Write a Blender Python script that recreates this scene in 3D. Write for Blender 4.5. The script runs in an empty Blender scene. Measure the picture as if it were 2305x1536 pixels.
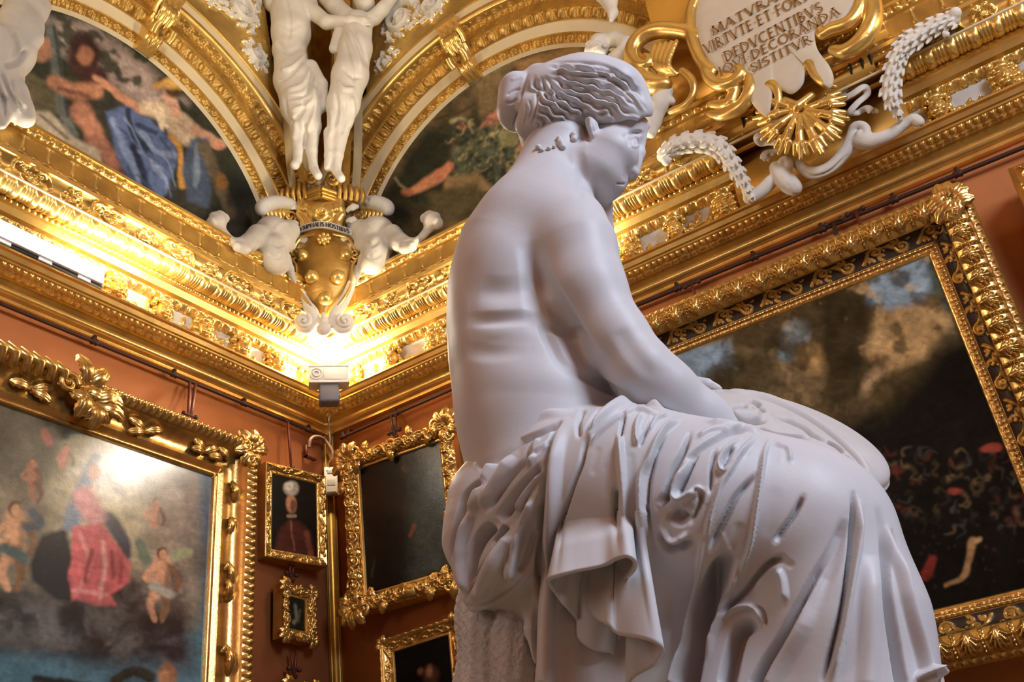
import bpy, math, random
import numpy as np
import openvdb
from mathutils import Matrix, Vector
from mathutils.bvhtree import BVHTree
random.seed(7); RNG = np.random.default_rng(7)
scn = bpy.context.scene
COL = scn.collection
PI = math.pi
# ------------------------------------------------------------------ camera calibrated from the vanishing points
CH = 1.65
F, CX, CY = 2300.0, 1152.5, 768.0
RX = np.array([[0.8247531195981664, 0.5529916337790816, -0.11824781048051525],
               [-0.3614333342340062, 0.35466542159922293, -0.8623099115899892],
               [-0.4349117572767864, 0.7539314900521061, 0.4923810228778419]])
CAM = np.array([5.67847685, -6.32494274, CH])
def ray(px, py):
    return RX.T @ np.array([px - CX, py - CY, F])
def proj(P):
    q = (np.asarray(P) - CAM) @ RX.T
    return CX + F * q[..., 0] / q[..., 2], CY + F * q[..., 1] / q[..., 2], q[..., 2]
def onL(px, py, o=0.0):      # point on the left wall, o metres in front of it
    d = ray(px, py); t = (o - CAM[0]) / d[0]; return CAM + t * d
def onR(px, py, o=0.0):      # point on the right wall
    d = ray(px, py); t = (-o - CAM[1]) / d[1]; return CAM + t * d
cd = bpy.data.cameras.new('camera'); co = bpy.data.objects.new('camera', cd); COL.objects.link(co)
cd.sensor_fit = 'HORIZONTAL'; cd.sensor_width = 36.0; cd.lens = F / 2305.0 * 36.0
cd.clip_start = 0.05; cd.clip_end = 100
M3 = np.stack([RX[0], -RX[1], -RX[2]], 1)
m4 = Matrix([[*M3[0], CAM[0]], [*M3[1], CAM[1]], [*M3[2], CAM[2]], [0, 0, 0, 1]])
co.matrix_world = m4
scn.camera = co
# ------------------------------------------------------------------ objects and tags
def tag(o, label=None, cat=None, group=None, kind=None):
    if label: o['label'] = label
    if cat: o['category'] = cat
    if group: o['group'] = group
    if kind: o['kind'] = kind
    return o
def empty(name, loc=(0, 0, 0)):
    o = bpy.data.objects.new(name, None); COL.objects.link(o); o.location = loc; o.empty_display_size = 0.05; o['_o'] = [float(x) for x in loc]
    return o
def link_mesh(name, V, Fc, mats, parent=None, midx=None, smooth=True, vcol=None):
    """V (n,3) world coordinates; faces as list of index arrays (quads / tris arrays or python lists)."""
    me = bpy.data.meshes.new(name)
    V = np.asarray(V, dtype=np.float32)
    off = np.zeros(3, np.float32)
    if parent is not None:
        off = np.array(parent['_o'], np.float32)
    elif len(V):
        lo, hi = V.min(0), V.max(0); off = np.array([(lo[0] + hi[0]) / 2, (lo[1] + hi[1]) / 2, lo[2]], np.float32)
    if isinstance(Fc, np.ndarray): Fc = [Fc]
    lens = []; idx = []
    for f in Fc:
        if isinstance(f, np.ndarray):
            if f.size == 0: continue
            idx.append(f.reshape(-1)); lens.append(np.full(len(f), f.shape[1]))
        else:
            idx.append(np.array(f)); lens.append(np.array([len(f)]))
    idx = np.concatenate(idx).astype(np.int32); lens = np.concatenate(lens).astype(np.int32)
    me.vertices.add(len(V)); me.vertices.foreach_set('co', (V - off).reshape(-1))
    me.loops.add(len(idx)); me.loops.foreach_set('vertex_index', idx)
    me.polygons.add(len(lens))
    st = np.concatenate([[0], np.cumsum(lens)[:-1]]).astype(np.int32)
    me.polygons.foreach_set('loop_start', st)
    if not isinstance(mats, (list, tuple)): mats = [mats]
    for m in mats: me.materials.append(m)
    me.update(calc_edges=True); me.validate()
    if midx is not None and len(me.polygons) == len(midx):
        me.polygons.foreach_set('material_index', np.asarray(midx, np.int32))
    if smooth: me.polygons.foreach_set('use_smooth', np.ones(len(me.polygons), bool))
    if vcol is not None:
        ca = me.color_attributes.new('paint', 'FLOAT_COLOR', 'POINT')
        c4 = np.ones((len(V), 4), np.float32); c4[:, :3] = vcol
        ca.data.foreach_set('color', c4.reshape(-1))
    o = bpy.data.objects.new(name, me); COL.objects.link(o)
    if parent is None: o.location = off
    else:
        o.parent = parent
    o['_o'] = [float(x) for x in off]
    return o
class MB:
    """collects pieces into one mesh"""
    def __init__(s): s.V = []; s.F = []; s.M = []; s.n = 0
    def add(s, V, Fs, m=0):
        V = np.asarray(V, float)
        for f in ([Fs] if isinstance(Fs, np.ndarray) else Fs):
            f = np.asarray(f)
            if f.ndim == 1: f = f[None]
            s.F.append(f + s.n); s.M.append(np.full(len(f), m))
        s.V.append(V); s.n += len(V); return s
    def grid(s, P, m=0, closed_u=False, closed_v=False):
        nu, nv = P.shape[:2]
        q = gridq(nu, nv, closed_u, closed_v)
        return s.add(P.reshape(-1, 3), q, m)
    def tube(s, pts, r, seg=8, m=0, cap=True, flat=None):
        P = tube_pts(pts, r, seg, flat)
        n = len(P); s.add(P.reshape(-1, 3), gridq(n, seg, False, True), m)
        if cap:
            c0, c1 = P[0].mean(0), P[-1].mean(0)
            V = np.concatenate([P[0], [c0]]); s.add(V, np.array([[(i + 1) % seg, i, seg] for i in range(seg)]), m)
            V = np.concatenate([P[-1], [c1]]); s.add(V, np.array([[i, (i + 1) % seg, seg] for i in range(seg)]), m)
        return s
    def box(s, lo, hi, m=0, X=None):
        lo = np.array(lo, float); hi = np.array(hi, float)
        V = np.array([[(hi if i & 1 else lo)[0], (hi if i & 2 else lo)[1], (hi if i & 4 else lo)[2]] for i in range(8)])
        if X is not None: V = X(V)
        return s.add(V, np.array([[0, 2, 3, 1], [4, 5, 7, 6], [0, 1, 5, 4], [2, 6, 7, 3], [0, 4, 6, 2], [1, 3, 7, 5]]), m)
    def ball(s, c, r, m=0, n=12, A=None):
        """ellipsoid; r scalar or (3,), A optional 3x3 axes rows"""
        r = np.ones(3) * r
        th = np.linspace(0, PI, n // 2 + 2)[:, None]; ph = np.linspace(0, 2 * PI, n, endpoint=False)[None]
        P = np.stack([np.sin(th) * np.cos(ph), np.sin(th) * np.sin(ph), np.cos(th) + 0 * ph], -1) * r
        if A is not None: P = P @ np.asarray(A)
        return s.grid(P + np.asarray(c), m, False, True)
    def build(s, name, mats, parent=None, smooth=True):
        return link_mesh(name, np.concatenate(s.V), s.F, mats, parent, np.concatenate(s.M), smooth)
def gridq(nu, nv, cu=False, cv=False):
    iu = np.arange(nu if cu else nu - 1); iv = np.arange(nv if cv else nv - 1)
    a, b = np.meshgrid(iu, iv, indexing='ij'); a2 = (a + 1) % nu; b2 = (b + 1) % nv
    return np.stack([a * nv + b, a2 * nv + b, a2 * nv + b2, a * nv + b2], -1).reshape(-1, 4)
def nrm(v): return v / np.maximum(np.linalg.norm(v, axis=-1, keepdims=True), 1e-9)
def tube_pts(pts, r, seg=8, flat=None):
    pts = np.asarray(pts, float); n = len(pts); r = np.ones(n) * r
    T = nrm(np.gradient(pts, axis=0))
    up = np.array([0., 0, 1]) if abs(T[0][2]) < .9 else np.array([1., 0, 0])
    N = np.zeros_like(pts); N[0] = nrm(np.cross(T[0], np.cross(up, T[0])))
    for i in range(1, n):
        v = N[i - 1] - T[i] * (N[i - 1] @ T[i]); N[i] = nrm(v)
    Bn = np.cross(T, N)
    a = np.linspace(0, 2 * PI, seg, endpoint=False)
    if flat is not None:   # flat = (direction, factor): squeeze the section along a direction
        P = (np.cos(a)[None, :, None] * N[:, None] + np.sin(a)[None, :, None] * Bn[:, None]) * r[:, None, None]
        d = np.asarray(flat[0], float); k = (P @ d)[..., None] * d
        P = P - k * (1 - flat[1])
        return pts[:, None] + P
    return pts[:, None] + (np.cos(a)[None, :, None] * N[:, None] + np.sin(a)[None, :, None] * Bn[:, None]) * r[:, None, None]
def smooth_line(pts, n=40):
    """Catmull-Rom through points"""
    p = np.asarray(pts, float); m = len(p)
    if m < 3:
        t = np.linspace(0, 1, n)[:, None]; return p[0] * (1 - t) + p[-1] * t
    e = np.concatenate([[2 * p[0] - p[1]], p, [2 * p[-1] - p[-2]]])
    t = np.linspace(0, m - 1 - 1e-6, n); i = t.astype(int); u = (t - i)[:, None]
    p0, p1, p2, p3 = e[i], e[i + 1], e[i + 2], e[i + 3]
    return .5 * (2 * p1 + (p2 - p0) * u + (2 * p0 - 5 * p1 + 4 * p2 - p3) * u ** 2 + (3 * p1 - p0 - 3 * p2 + p3) * u ** 3)
# ------------------------------------------------------------------ materials
def mat(name, col, rough=.5, metal=0., bump=0., bscale=30., var=0., spec=.5, vscale=4., coat=0.):
    m = bpy.data.materials.new(name); m.use_nodes = True
    nt = m.node_tree; b = nt.nodes['Principled BSDF']
    b.inputs['Base Color'].default_value = (*col, 1); b.inputs['Roughness'].default_value = rough
    b.inputs['Metallic'].default_value = metal; b.inputs['Specular IOR Level'].default_value = spec
    if coat: b.inputs['Coat Weight'].default_value = coat; b.inputs['Coat Roughness'].default_value = .2
    tc = nt.nodes.new('ShaderNodeTexCoord')
    if var:
        nz = nt.nodes.new('ShaderNodeTexNoise'); nz.inputs['Scale'].default_value = vscale; nz.inputs['Detail'].default_value = 6
        nt.links.new(tc.outputs['Object'], nz.inputs['Vector'])
        rp = nt.nodes.new('ShaderNodeMapRange'); rp.inputs[1].default_value = .3; rp.inputs[2].default_value = .7
        rp.inputs[3].default_value = 1 - var; rp.inputs[4].default_value = 1 + var
        nt.links.new(nz.outputs[0], rp.inputs[0])
        mx = nt.nodes.new('ShaderNodeVectorMath'); mx.operation = 'SCALE'
        mx.inputs[0].default_value = col; nt.links.new(rp.outputs[0], mx.inputs['Scale'])
        nt.links.new(mx.outputs[0], b.inputs['Base Color'])
    if bump:
        nb = nt.nodes.new('ShaderNodeTexNoise'); nb.inputs['Scale'].default_value = bscale; nb.inputs['Detail'].default_value = 5
        nt.links.new(tc.outputs['Object'], nb.inputs['Vector'])
        bp = nt.nodes.new('ShaderNodeBump'); bp.inputs['Strength'].default_value = bump; bp.inputs['Distance'].default_value = .01
        nt.links.new(nb.outputs[0], bp.inputs['Height']); nt.links.new(bp.outputs[0], b.inputs['Normal'])
    return m
def paint_mat(name, rough=.35, spec=.5, coat=.0, bump=.12, bscale=60.):
    m = mat(name, (.5, .5, .5), rough, 0, bump, bscale, 0, spec, coat=coat)
    nt = m.node_tree; a = nt.nodes.new('ShaderNodeAttribute'); a.attribute_name = 'paint'
    nz = nt.nodes.new('ShaderNodeTexNoise'); nz.inputs['Scale'].default_value = 25; nz.inputs['Detail'].default_value = 6
    tc = nt.nodes.new('ShaderNodeTexCoord'); nt.links.new(tc.outputs['Object'], nz.inputs['Vector'])
    rp = nt.nodes.new('ShaderNodeMapRange'); rp.inputs[1].default_value = .3; rp.inputs[2].default_value = .7; rp.inputs[3].default_value = .85; rp.inputs[4].default_value = 1.15
    nt.links.new(nz.outputs[0], rp.inputs[0])
    mx = nt.nodes.new('ShaderNodeVectorMath'); mx.operation = 'SCALE'
    nt.links.new(a.outputs['Color'], mx.inputs[0]); nt.links.new(rp.outputs[0], mx.inputs['Scale'])
    nt.links.new(mx.outputs[0], nt.nodes['Principled BSDF'].inputs['Base Color'])
    return m
def lin(r, g, b):
    f = lambda c: (c / 255 / 12.92) if c / 255 <= .04045 else ((c / 255 + .055) / 1.055) ** 2.4
    return (f(r), f(g), f(b))
M = {}
M['marble'] = mat('marble', (.615, .622, .645), .45, 0, .03, 120, .05, .3, 9)
M['marble_warm'] = mat('marble_warm', (.58, .56, .54), .5, 0, .06, 120, .06, .3, 9)
M['marble_rough'] = mat('marble_rough_hewn', (.60, .60, .60), .75, 0, .9, 90, .08, .2, 25)
M['gold'] = mat('gilding', (.80, .545, .17), .30, .78, .10, 70, .16, .5, 6)
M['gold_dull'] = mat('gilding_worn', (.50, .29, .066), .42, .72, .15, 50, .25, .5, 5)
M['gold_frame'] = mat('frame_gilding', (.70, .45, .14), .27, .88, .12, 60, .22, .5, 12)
M['stucco'] = mat('stucco', (.68, .64, .56), .7, 0, .25, 60, .07, .25, 6)
M['stucco_grey'] = mat('stucco_grey', (.56, .53, .48), .75, 0, .2, 60, .08, .2, 5)
M['cream'] = mat('cream_plaster', (.70, .58, .36), .7, 0, .05, 60, .05, .2, 3)
M['wall'] = mat('red_damask', (.50, .18, .06), .72, 0, .12, 200, .10, .25, 2.2)
M['iron'] = mat('dark_iron', (.055, .022, .014), .55, .3, .1, 80, .1)
M['strap'] = mat('iron_strap_red', (.16, .03, .015), .55, .2, .1, 80, .1)
# ================================================================== the marble statue
DS = 1.9
HF = np.array([RX[2][0], RX[2][1], 0.]); HF /= np.linalg.norm(HF)      # horizontal direction the statue plane faces
HR = np.array([HF[1], -HF[0], 0.])                                    # to the right, level
UP = np.array([0., 0, 1])
def SP(px, py, e=0.):
    d = ray(px, py); t = (DS + e) / (d @ HF); return CAM + t * d
def ST(px, py, e=0.):      # metres per pixel there
    d = ray(px, py); return (DS + e) / (d @ HF)
O0 = SP(1500, 1000, 0.2)
AX = np.stack([HR, HF, UP])          # local axes: across, deep, up
def loc(P): return (np.asarray(P) - O0) @ AX.T
def glob(P): return np.asarray(P) @ AX + O0
class SDF:
    def __init__(s, lo, hi, h):
        s.h = h; s.lo = np.array(lo, float); s.n = np.ceil((np.array(hi) - s.lo) / h).astype(int) + 1
        s.D = np.full(s.n, .25, np.float32)
    def sub(s, lo, hi, mg):
        i0 = np.maximum(np.floor((np.array(lo) - mg - s.lo) / s.h).astype(int), 0)
        i1 = np.minimum(np.ceil((np.array(hi) + mg - s.lo) / s.h).astype(int) + 1, s.n)
        if (i1 <= i0).any(): return None
        sl = tuple(slice(a, b) for a, b in zip(i0, i1))
        g = [s.lo[k] + s.h * np.arange(i0[k], i1[k], dtype=np.float32) for k in range(3)]
        return sl, g[0][:, None, None].astype(np.float32), g[1][None, :, None].astype(np.float32), g[2][None, None, :].astype(np.float32)
    def comb(s, sl, d, k, op):
        D = s.D[sl]; k = np.float32(k)
        if op == '-':
            d = -d
            if k > 0:
                hh = np.maximum(k - np.abs(D - d), 0) / k; s.D[sl] = np.maximum(D, d) + hh * hh * k / 4
            else: s.D[sl] = np.maximum(D, d)
        else:
            if k > 0:
                hh = np.maximum(k - np.abs(D - d), 0) / k; s.D[sl] = np.minimum(D, d) - hh * hh * k / 4
            else: s.D[sl] = np.minimum(D, d)
    def cone(s, A, B, ra, rb, k=.02, q=1., op='+'):
        """rounded cone A-B (local), q scales its thickness along the depth axis"""
        A = np.array(A, float); B = np.array(B, float); R = max(ra, rb)
        m = np.array([R, R * max(q, 1), R])
        w = s.sub(np.minimum(A, B) - m, np.maximum(A, B) + m, k + 2 * s.h + .01)
        if w is None: return s
        sl, x, y, z = w
        # work in depth-scaled space
        Aq = A.copy(); Bq = B.copy(); Aq[1] /= q; Bq[1] /= q; y = y / np.float32(q)
        ba = (Bq - Aq).astype(np.float32); Aq = Aq.astype(np.float32); L2 = np.float32(max(ba @ ba, 1e-9)); ra, rb = np.float32(ra), np.float32(rb)
        px, py, pz = x - Aq[0], y - Aq[1], z - Aq[2]
        t = np.clip((px * ba[0] + py * ba[1] + pz * ba[2]) / L2, 0, 1)
        d = np.sqrt((px - t * ba[0]) ** 2 + (py - t * ba[1]) ** 2 + (pz - t * ba[2]) ** 2) - (ra + (rb - ra) * t)
        if q < 1: d = d * q
        s.comb(sl, d.astype(np.float32), k, op); return s
    def ell(s, C, r, k=.02, rot=None, op='+'):
        """ellipsoid: r (3,), rot 3x3 rows = axes (local)"""
        C = np.array(C, np.float32); r = np.array(r, np.float32); R = r.max()
        w = s.sub(C - R, C + R, k + 2 * s.h + .01)
        if w is None: return s
        sl, x, y, z = w
        p = [x - C[0], y - C[1], z - C[2]]
        if rot is not None: rot = np.asarray(rot, np.float32)
        if rot is not None: p = [rot[i][0] * p[0] + rot[i][1] * p[1] + rot[i][2] * p[2] for i in range(3)]
        k0 = np.sqrt(sum((p[i] / r[i]) ** 2 for i in range(3))); k1 = np.sqrt(sum((p[i] / r[i] ** 2) ** 2 for i in range(3)))
        d = k0 * (k0 - 1) / np.maximum(k1, 1e-6)
        s.comb(sl, d.astype(np.float32), k, op); return s
    def mesh(s):
        g = openvdb.FloatGrid(.05)
        np.clip(s.D, -.05, .05, out=s.D); g.copyFromArray(s.D)
        P, Q = g.convertToQuads(0.0)
        P = np.asarray(P, float) * s.h + s.lo
        return P, np.asarray(Q).astype(np.int64)
PF, PT = SP, ST           # current placing function: statue plane by default, else a wall
def depth_scale(P): return float(((np.asarray(P) - CAM) @ RX[2]) / F)
def use_wall(side, o0=0.):
    """place by wall: third coordinate e is measured into the wall from o0 in front of it"""
    global PF, PT
    f = onR if side == 'R' else onL
    PF = lambda x, y, e=0.: f(x, y, o0 - e); PT = lambda x, y, e=0.: depth_scale(f(x, y, o0 - e))
def use_plane(dist):
    global PF, PT
    def f(x, y, e=0.):
        d_ = ray(x, y); return CAM + (dist + e) / (d_ @ HF) * d_
    PF = f; PT = lambda x, y, e=0.: depth_scale(f(x, y, e))
def sc(s, pts, k=.03, q=1., op='+'):
    """chain of rounded cones through (px, py, e, r_px)"""
    L = [(loc(PF(p[0], p[1], p[2])), p[3] * PT(p[0], p[1], p[2])) for p in pts]
    if len(L) == 1: L = L * 2
    for a, b in zip(L[:-1], L[1:]): s.cone(a[0], b[0], a[1], b[1], k, q, op)
def scs(s, pts, k=.03, q=1., op='+'):
    if len(pts) > 2: pts = smooth_line(np.array(pts, float), 5 * len(pts))
    sc(s, [tuple(p) for p in pts], k, q, op)
def se(s, px, py, e, rx, rz, re, ang=0., k=.02, op='+', yaw=0.):
    t = PT(px, py, e); c, n = math.cos(math.radians(ang)), math.sin(math.radians(ang))
    rot = np.array([[c, 0, -n], [0, 1, 0], [n, 0, c]])
    if yaw:
        cy, sy = math.cos(math.radians(yaw)), math.sin(math.radians(yaw))
        rot = rot @ np.array([[cy, sy, 0], [-sy, cy, 0], [0, 0, 1]])
    s.ell(loc(PF(px, py, e)), (rx * t, re, rz * t), k, rot, op)
def vnormals(V, Q):
    n = np.zeros_like(V)
    fn = np.cross(V[Q[:, 2]] - V[Q[:, 0]], V[Q[:, 3]] - V[Q[:, 1]])
    for i in range(4): np.add.at(n, Q[:, i], fn)
    return nrm(n)
def relax(V, Q, it=2, lam=.5):
    for _ in range(it):
        a = np.zeros_like(V); c = np.zeros(len(V))
        for i in range(4):
            for j in (1, 3):
                np.add.at(a, Q[:, i], V[Q[:, (i + j) % 4]]); np.add.at(c, Q[:, i], 1)
        V = V + lam * (a / np.maximum(c, 1)[:, None] - V)
    return V
def seen(W, N, tol=.05, cell=5):
    """which vertices the photograph's viewpoint sees (coarse depth test), used only to place the chisel strokes"""
    x, y, z = proj(W); f = ((CAM - W) * N).sum(1) > -.15 * np.linalg.norm(CAM - W, axis=1)
    ix = np.clip((x / cell).astype(int), -200, 700) + 200; iy = np.clip((y / cell).astype(int), -200, 700) + 200
    B = np.full((901, 901), 1e9); np.minimum.at(B, (ix, iy), z)
    return f & (z < B[ix, iy] + tol), x, y
def sculpt(W, Q, strokes, it=1):
    """chisel strokes: (points px, radius px or (r0, r1), height mm or (h0, h1), sharpness)"""
    N = vnormals(W, Q); ok, X, Y = seen(W, N)
    disp = np.zeros(len(W)); idx = np.nonzero(ok)[0]; X = X[idx]; Y = Y[idx]
    for st in strokes:
        pts, r, h = st[0], st[1], st[2]; sh = st[3] if len(st) > 3 else 0
        P = smooth_line(pts, max(8, 5 * len(pts))) if len(pts) > 2 else np.array(pts, float)
        n = len(P); s = np.linspace(0, 1, n)
        r0, r1 = r if isinstance(r, tuple) else (r, r); h0, h1 = h if isinstance(h, tuple) else (h, h)
        R = r0 + (r1 - r0) * s
        taper = np.minimum(1, np.minimum(s, 1 - s) * 6 + .12) if sh not in (2, 3) else (np.minimum(1, s * 3.5 + .03) if sh == 2 else np.sin(np.clip(s, .02, .98) * PI) ** .9)
        Hh = (h0 + (h1 - h0) * s) * taper; rm = max(r0, r1)
        sel = np.nonzero((X > P[:, 0].min() - rm) & (X < P[:, 0].max() + rm) & (Y > P[:, 1].min() - rm) & (Y < P[:, 1].max() + rm))[0]
        if not len(sel): continue
        best = np.full(len(sel), 9.); hv = np.zeros(len(sel))
        for i in range(n - 1):
            a, b = P[i], P[i + 1]; ba = b - a; L = max(ba @ ba, 1e-6)
            dx, dy = X[sel] - a[0], Y[sel] - a[1]
            t = np.clip((dx * ba[0] + dy * ba[1]) / L, 0, 1)
            rr = R[i] + (R[i + 1] - R[i]) * t
            d = np.hypot(dx - t * ba[0], dy - t * ba[1]) / rr
            hh = Hh[i] + (Hh[i + 1] - Hh[i]) * t
            m = d < best; best[m] = d[m]; hv[m] = hh[m]
        t = np.clip(best, 0, 1)
        w = (1 - t) ** 1.6 if sh == 1 else (1 - t * t) ** 2
        disp[idx[sel]] += w * hv * 1e-3
    W = W + N * disp[:, None]
    return W

def bounds(x0, x1, y0, y1, e0, e1):
    Ps = [loc(PF(x, y, e)) for x in (x0, x1) for y in (y0, y1) for e in (e0, e1)]
    return np.min(Ps, 0), np.max(Ps, 0)
def carve(name, m, bnd, vox, build, strokes=None, parent=None, it=2):
    """a carved piece: rounded masses blended together, then chiselled"""
    s = SDF(*bounds(*bnd), vox); build(s); V, Q = s.mesh(); W = glob(relax(V, Q, it))
    if strokes: W = sculpt(W, Q, strokes)
    return link_mesh(name, W, Q, m, parent)
VX = .003
# ---- body: torso, neck, head and right arm as one continuous surface
b = SDF(*bounds(960, 1680, 90, 1230, -.16, .62), VX)
# torso rows: (centre px, y, e, radius px)
sc(b, [(1225, 500, .13, 118), (1180, 580, .15, 142), (1165, 660, .155, 146), (1166, 745, .155, 147), (1180, 830, .15, 154), (1205, 930, .15, 168), (1230, 1060, .15, 180)], .05, 1.0)
sc(b, [(1190, 560, .30, 120), (1200, 700, .28, 130), (1230, 900, .27, 150)], .06, 1.0)     # far half of the trunk
sc(b, [(1255, 700, .14, 105), (1275, 800, .17, 100), (1310, 900, .17, 110)], .03, 1.0)    # front of the trunk
se(b, 1268, 690, .07, 52, 62, .075, -12, .02)                              # right breast
sc(b, [(1290, 800, .12, 58), (1340, 870, .13, 60)], .03)                    # belly
# shoulder blade and shoulder
se(b, 1150, 600, .05, 72, 95, .07, 8, .05)
sc(b, [(1185, 480, .08, 85), (1268, 520, .03, 84)], .06)
sc(b, [(1300, 560, .015, 92), (1322, 650, .005, 83), (1390, 765, .0, 70), (1446, 838, .0, 70), (1500, 880, .015, 65), (1580, 940, .05, 55), (1660, 1000, .09, 46)], .03)
# neck and the slope of the shoulders
sc(b, [(1258, 330, .10, 76), (1240, 410, .11, 80), (1228, 480, .12, 98)], .045)
sc(b, [(1225, 440, .08, 60), (1300, 500, .04, 52)], .06)
sc(b, [(1200, 450, .22, 70), (1190, 520, .34, 80)], .06)                   # far shoulder
sc(b, [(1320, 470, .20, 60), (1300, 590, .24, 90)], .06)
# left arm on the far side, reaching forward to the shield
sc(b, [(1270, 560, .42, 66), (1400, 800, .45, 50), (1500, 872, .40, 36), (1556, 874, .36, 21), (1590, 868, .34, 17)], .03)
for k in range(3): sc(b, [(1586, 862 + 5 * k, .335, 6), (1606 + 6 * (k == 1), 866 + 5 * k, .33, 5), (1618 + 5 * (k == 1), 872 + 4 * k, .33, 4)], .006)
# head
se(b, 1322, 240, .10, 112, 90, .095, 20, .03)
se(b, 1387, 290, .10, 66, 84, .078, 0, .03)
sc(b, [(1315, 395, .10, 50), (1362, 412, .10, 36)], .03, 1.5)               # jaw
sc(b, [(1372, 424, .10, 23), (1379, 421, .10, 21)], .018, 1.3)                # chin
sc(b, [(1372, 340, .055, 52), (1350, 375, .06, 45)], .04, .9)               # near cheek
se(b, 1405, 352, .075, 30, 38, .045, 0, .03)
sc(b, [(1446, 300, .10, 9), (1440, 345, .10, 11), (1427, 389, .10, 13)], .012, 1.0)    # nose
se(b, 1424, 388, .085, 11, 11, .015, 0, .008)                              # nostril wing
sc(b, [(1398, 409, .092, 12), (1398, 409, .108, 12)], .01)                    # upper lip
sc(b, [(1391, 421, .094, 11), (1391, 421, .106, 11)], .008)                  # lower lip
sc(b, [(1400, 390, .10, 22), (1388, 412, .10, 20)], .015, 1.2)
sc(b, [(1418, 284, .06, 14), (1450, 282, .10, 13)], .015)                    # brow
se(b, 1428, 317, .070, 11, 9, .013, 12, .004)                              # eye
sc(b, [(1334, 283, .018, 13), (1338, 306, .022, 11)], .008)                  # ear lobe
sc(b, [(1326, 272, .012, 10), (1332, 290, .016, 10)], .008)
BV, BQ = b.mesh(); del b
BW = glob(relax(BV, BQ, 2))
BODY = [
 # scapula, ribs and waist creases
 ([(1188, 540), (1196, 600), (1202, 660), (1208, 730)], 34, -9, 3), ([(1200, 590), (1235, 650), (1275, 720), (1310, 775), (1345, 822)], 30, -18, 3),
 ([(1080, 655), (1130, 660), (1205, 650)], 44, -6, 3), ([(1060, 690), (1130, 694), (1215, 688)], 40, 6, 3),
 ([(1050, 722), (1110, 722), (1165, 718), (1225, 716)], 22, -9, 3), ([(1060, 748), (1130, 746), (1215, 742)], 28, 5, 3),
 ([(1045, 788), (1110, 796), (1185, 788)], 26, -5, 3), ([(1060, 840), (1150, 838), (1250, 842), (1345, 856)], 50, 4, 3),
 ([(1212, 700), (1228, 751), (1241, 777), (1262, 818), (1300, 850)], 18, -9, 3), ([(1215, 728), (1262, 747), (1312, 757)], 14, -9, 3),
 ([(1292, 838), (1345, 862), (1412, 897)], 16, -13, 3),
 ([(1120, 520), (1185, 610)], 54, 5, 3), ([(1100, 600), (1150, 640)], 50, 3, 3),
 # arm
 ([(1390, 740), (1420, 790), (1470, 850)], 26, -3), ([(1466, 845), (1500, 835)], 18, -4), ([(1330, 600), (1370, 690)], 40, 3),
 # neck
 ([(1300, 330), (1310, 400), (1300, 450)], 18, -4), ([(1235, 350), (1300, 430)], 30, 3),
 # face
 ([(1404, 300), (1416, 312), (1421, 330)], 9, -7), ([(1414, 300), (1432, 298), (1446, 300)], 7, -9),
 ([(1417, 312), (1430, 307), (1439, 313)], 4, 3.5), ([(1420, 326), (1430, 331), (1438, 326)], 4, 2.5), ([(1422, 318), (1436, 318)], 5, -1.5),
 ([(1411, 378), (1408, 392)], 5, -4), ([(1421, 398), (1430, 397)], 4, -5), ([(1388, 413), (1398, 414), (1407, 414)], 3.4, -7),
 ([(1376, 432), (1388, 430)], 6, -4), ([(1402, 396), (1408, 404)], 4, -3), ([(1340, 450), (1365, 448)], 10, 2),
 ([(1342, 278), (1344, 296)], 5, -9), ([(1325, 268), (1330, 290), (1337, 312)], 4, 3), ([(1322, 262), (1320, 290), (1326, 322)], 8, -6),
]
BW = sculpt(BW, BQ, BODY)
# ---- hair
hs = SDF(*bounds(1080, 1500, 95, 400, -.1, .34), .0024)
se(hs, 1324, 232, .10, 132, 101, .136, 18, .02)
se(hs, 1394, 236, .10, 69, 62, .122, 50, .03)
sc(hs, [(1336, 254, .038, 20), (1376, 254, .031, 20), (1416, 252, .039, 18), (1444, 252, .062, 14)], .06)
sc(hs, [(1235, 240, .10, 75), (1245, 285, .10, 62)], .04, 1.25)
sc(hs, [(1163, 212, .10, 42), (1158, 250, .10, 40)], .02, 1.4)                # bun
sc(hs, [(1196, 192, .08, 22), (1192, 240, .045, 26), (1180, 285, .06, 17)], .015)
sc(hs, [(1208, 184, .10, 24)], .03, 2.0)
sc(hs, [(1226, 296, .10, 58), (1262, 284, .10, 56), (1300, 262, .10, 50)], .03, 1.62)
for (x, y, q_) in ((1352, 318, 38), (1385, 320, 42), (1420, 314, 44), (1460, 308, 44), (1505, 300, 44), (1305, 346, 46), (1258, 374, 48), (1212, 396, 52), (1340, 380, 60), (1440, 380, 70)):
    sc(hs, [(x, y, -.1, q_), (x, y, .34, q_)], .006, 1, '-')
_bt = BVHTree.FromPolygons([tuple(v) for v in BW], [tuple(q) for q in BQ])
def on_body(px, py):
    h = _bt.ray_cast(Vector(CAM), Vector(ray(px, py)).normalized()); return float((np.array(h[0]) - CAM) @ HF - DS) if h[0] is not None else .05
for (x, y, r) in ((1212, 332, 8), (1220, 338, 6), (1236, 334, 6), (1262, 322, 9), (1267, 331, 8), (1258, 312, 7), (1292, 314, 8), (1291, 303, 8), (1298, 308, 5), (1247, 330, 5)):
    sc(hs, [(x, y, on_body(x, y) - .003, r)], .005)
HV, HQ = hs.mesh(); del hs
HW = glob(relax(HV, HQ, 2))
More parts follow.
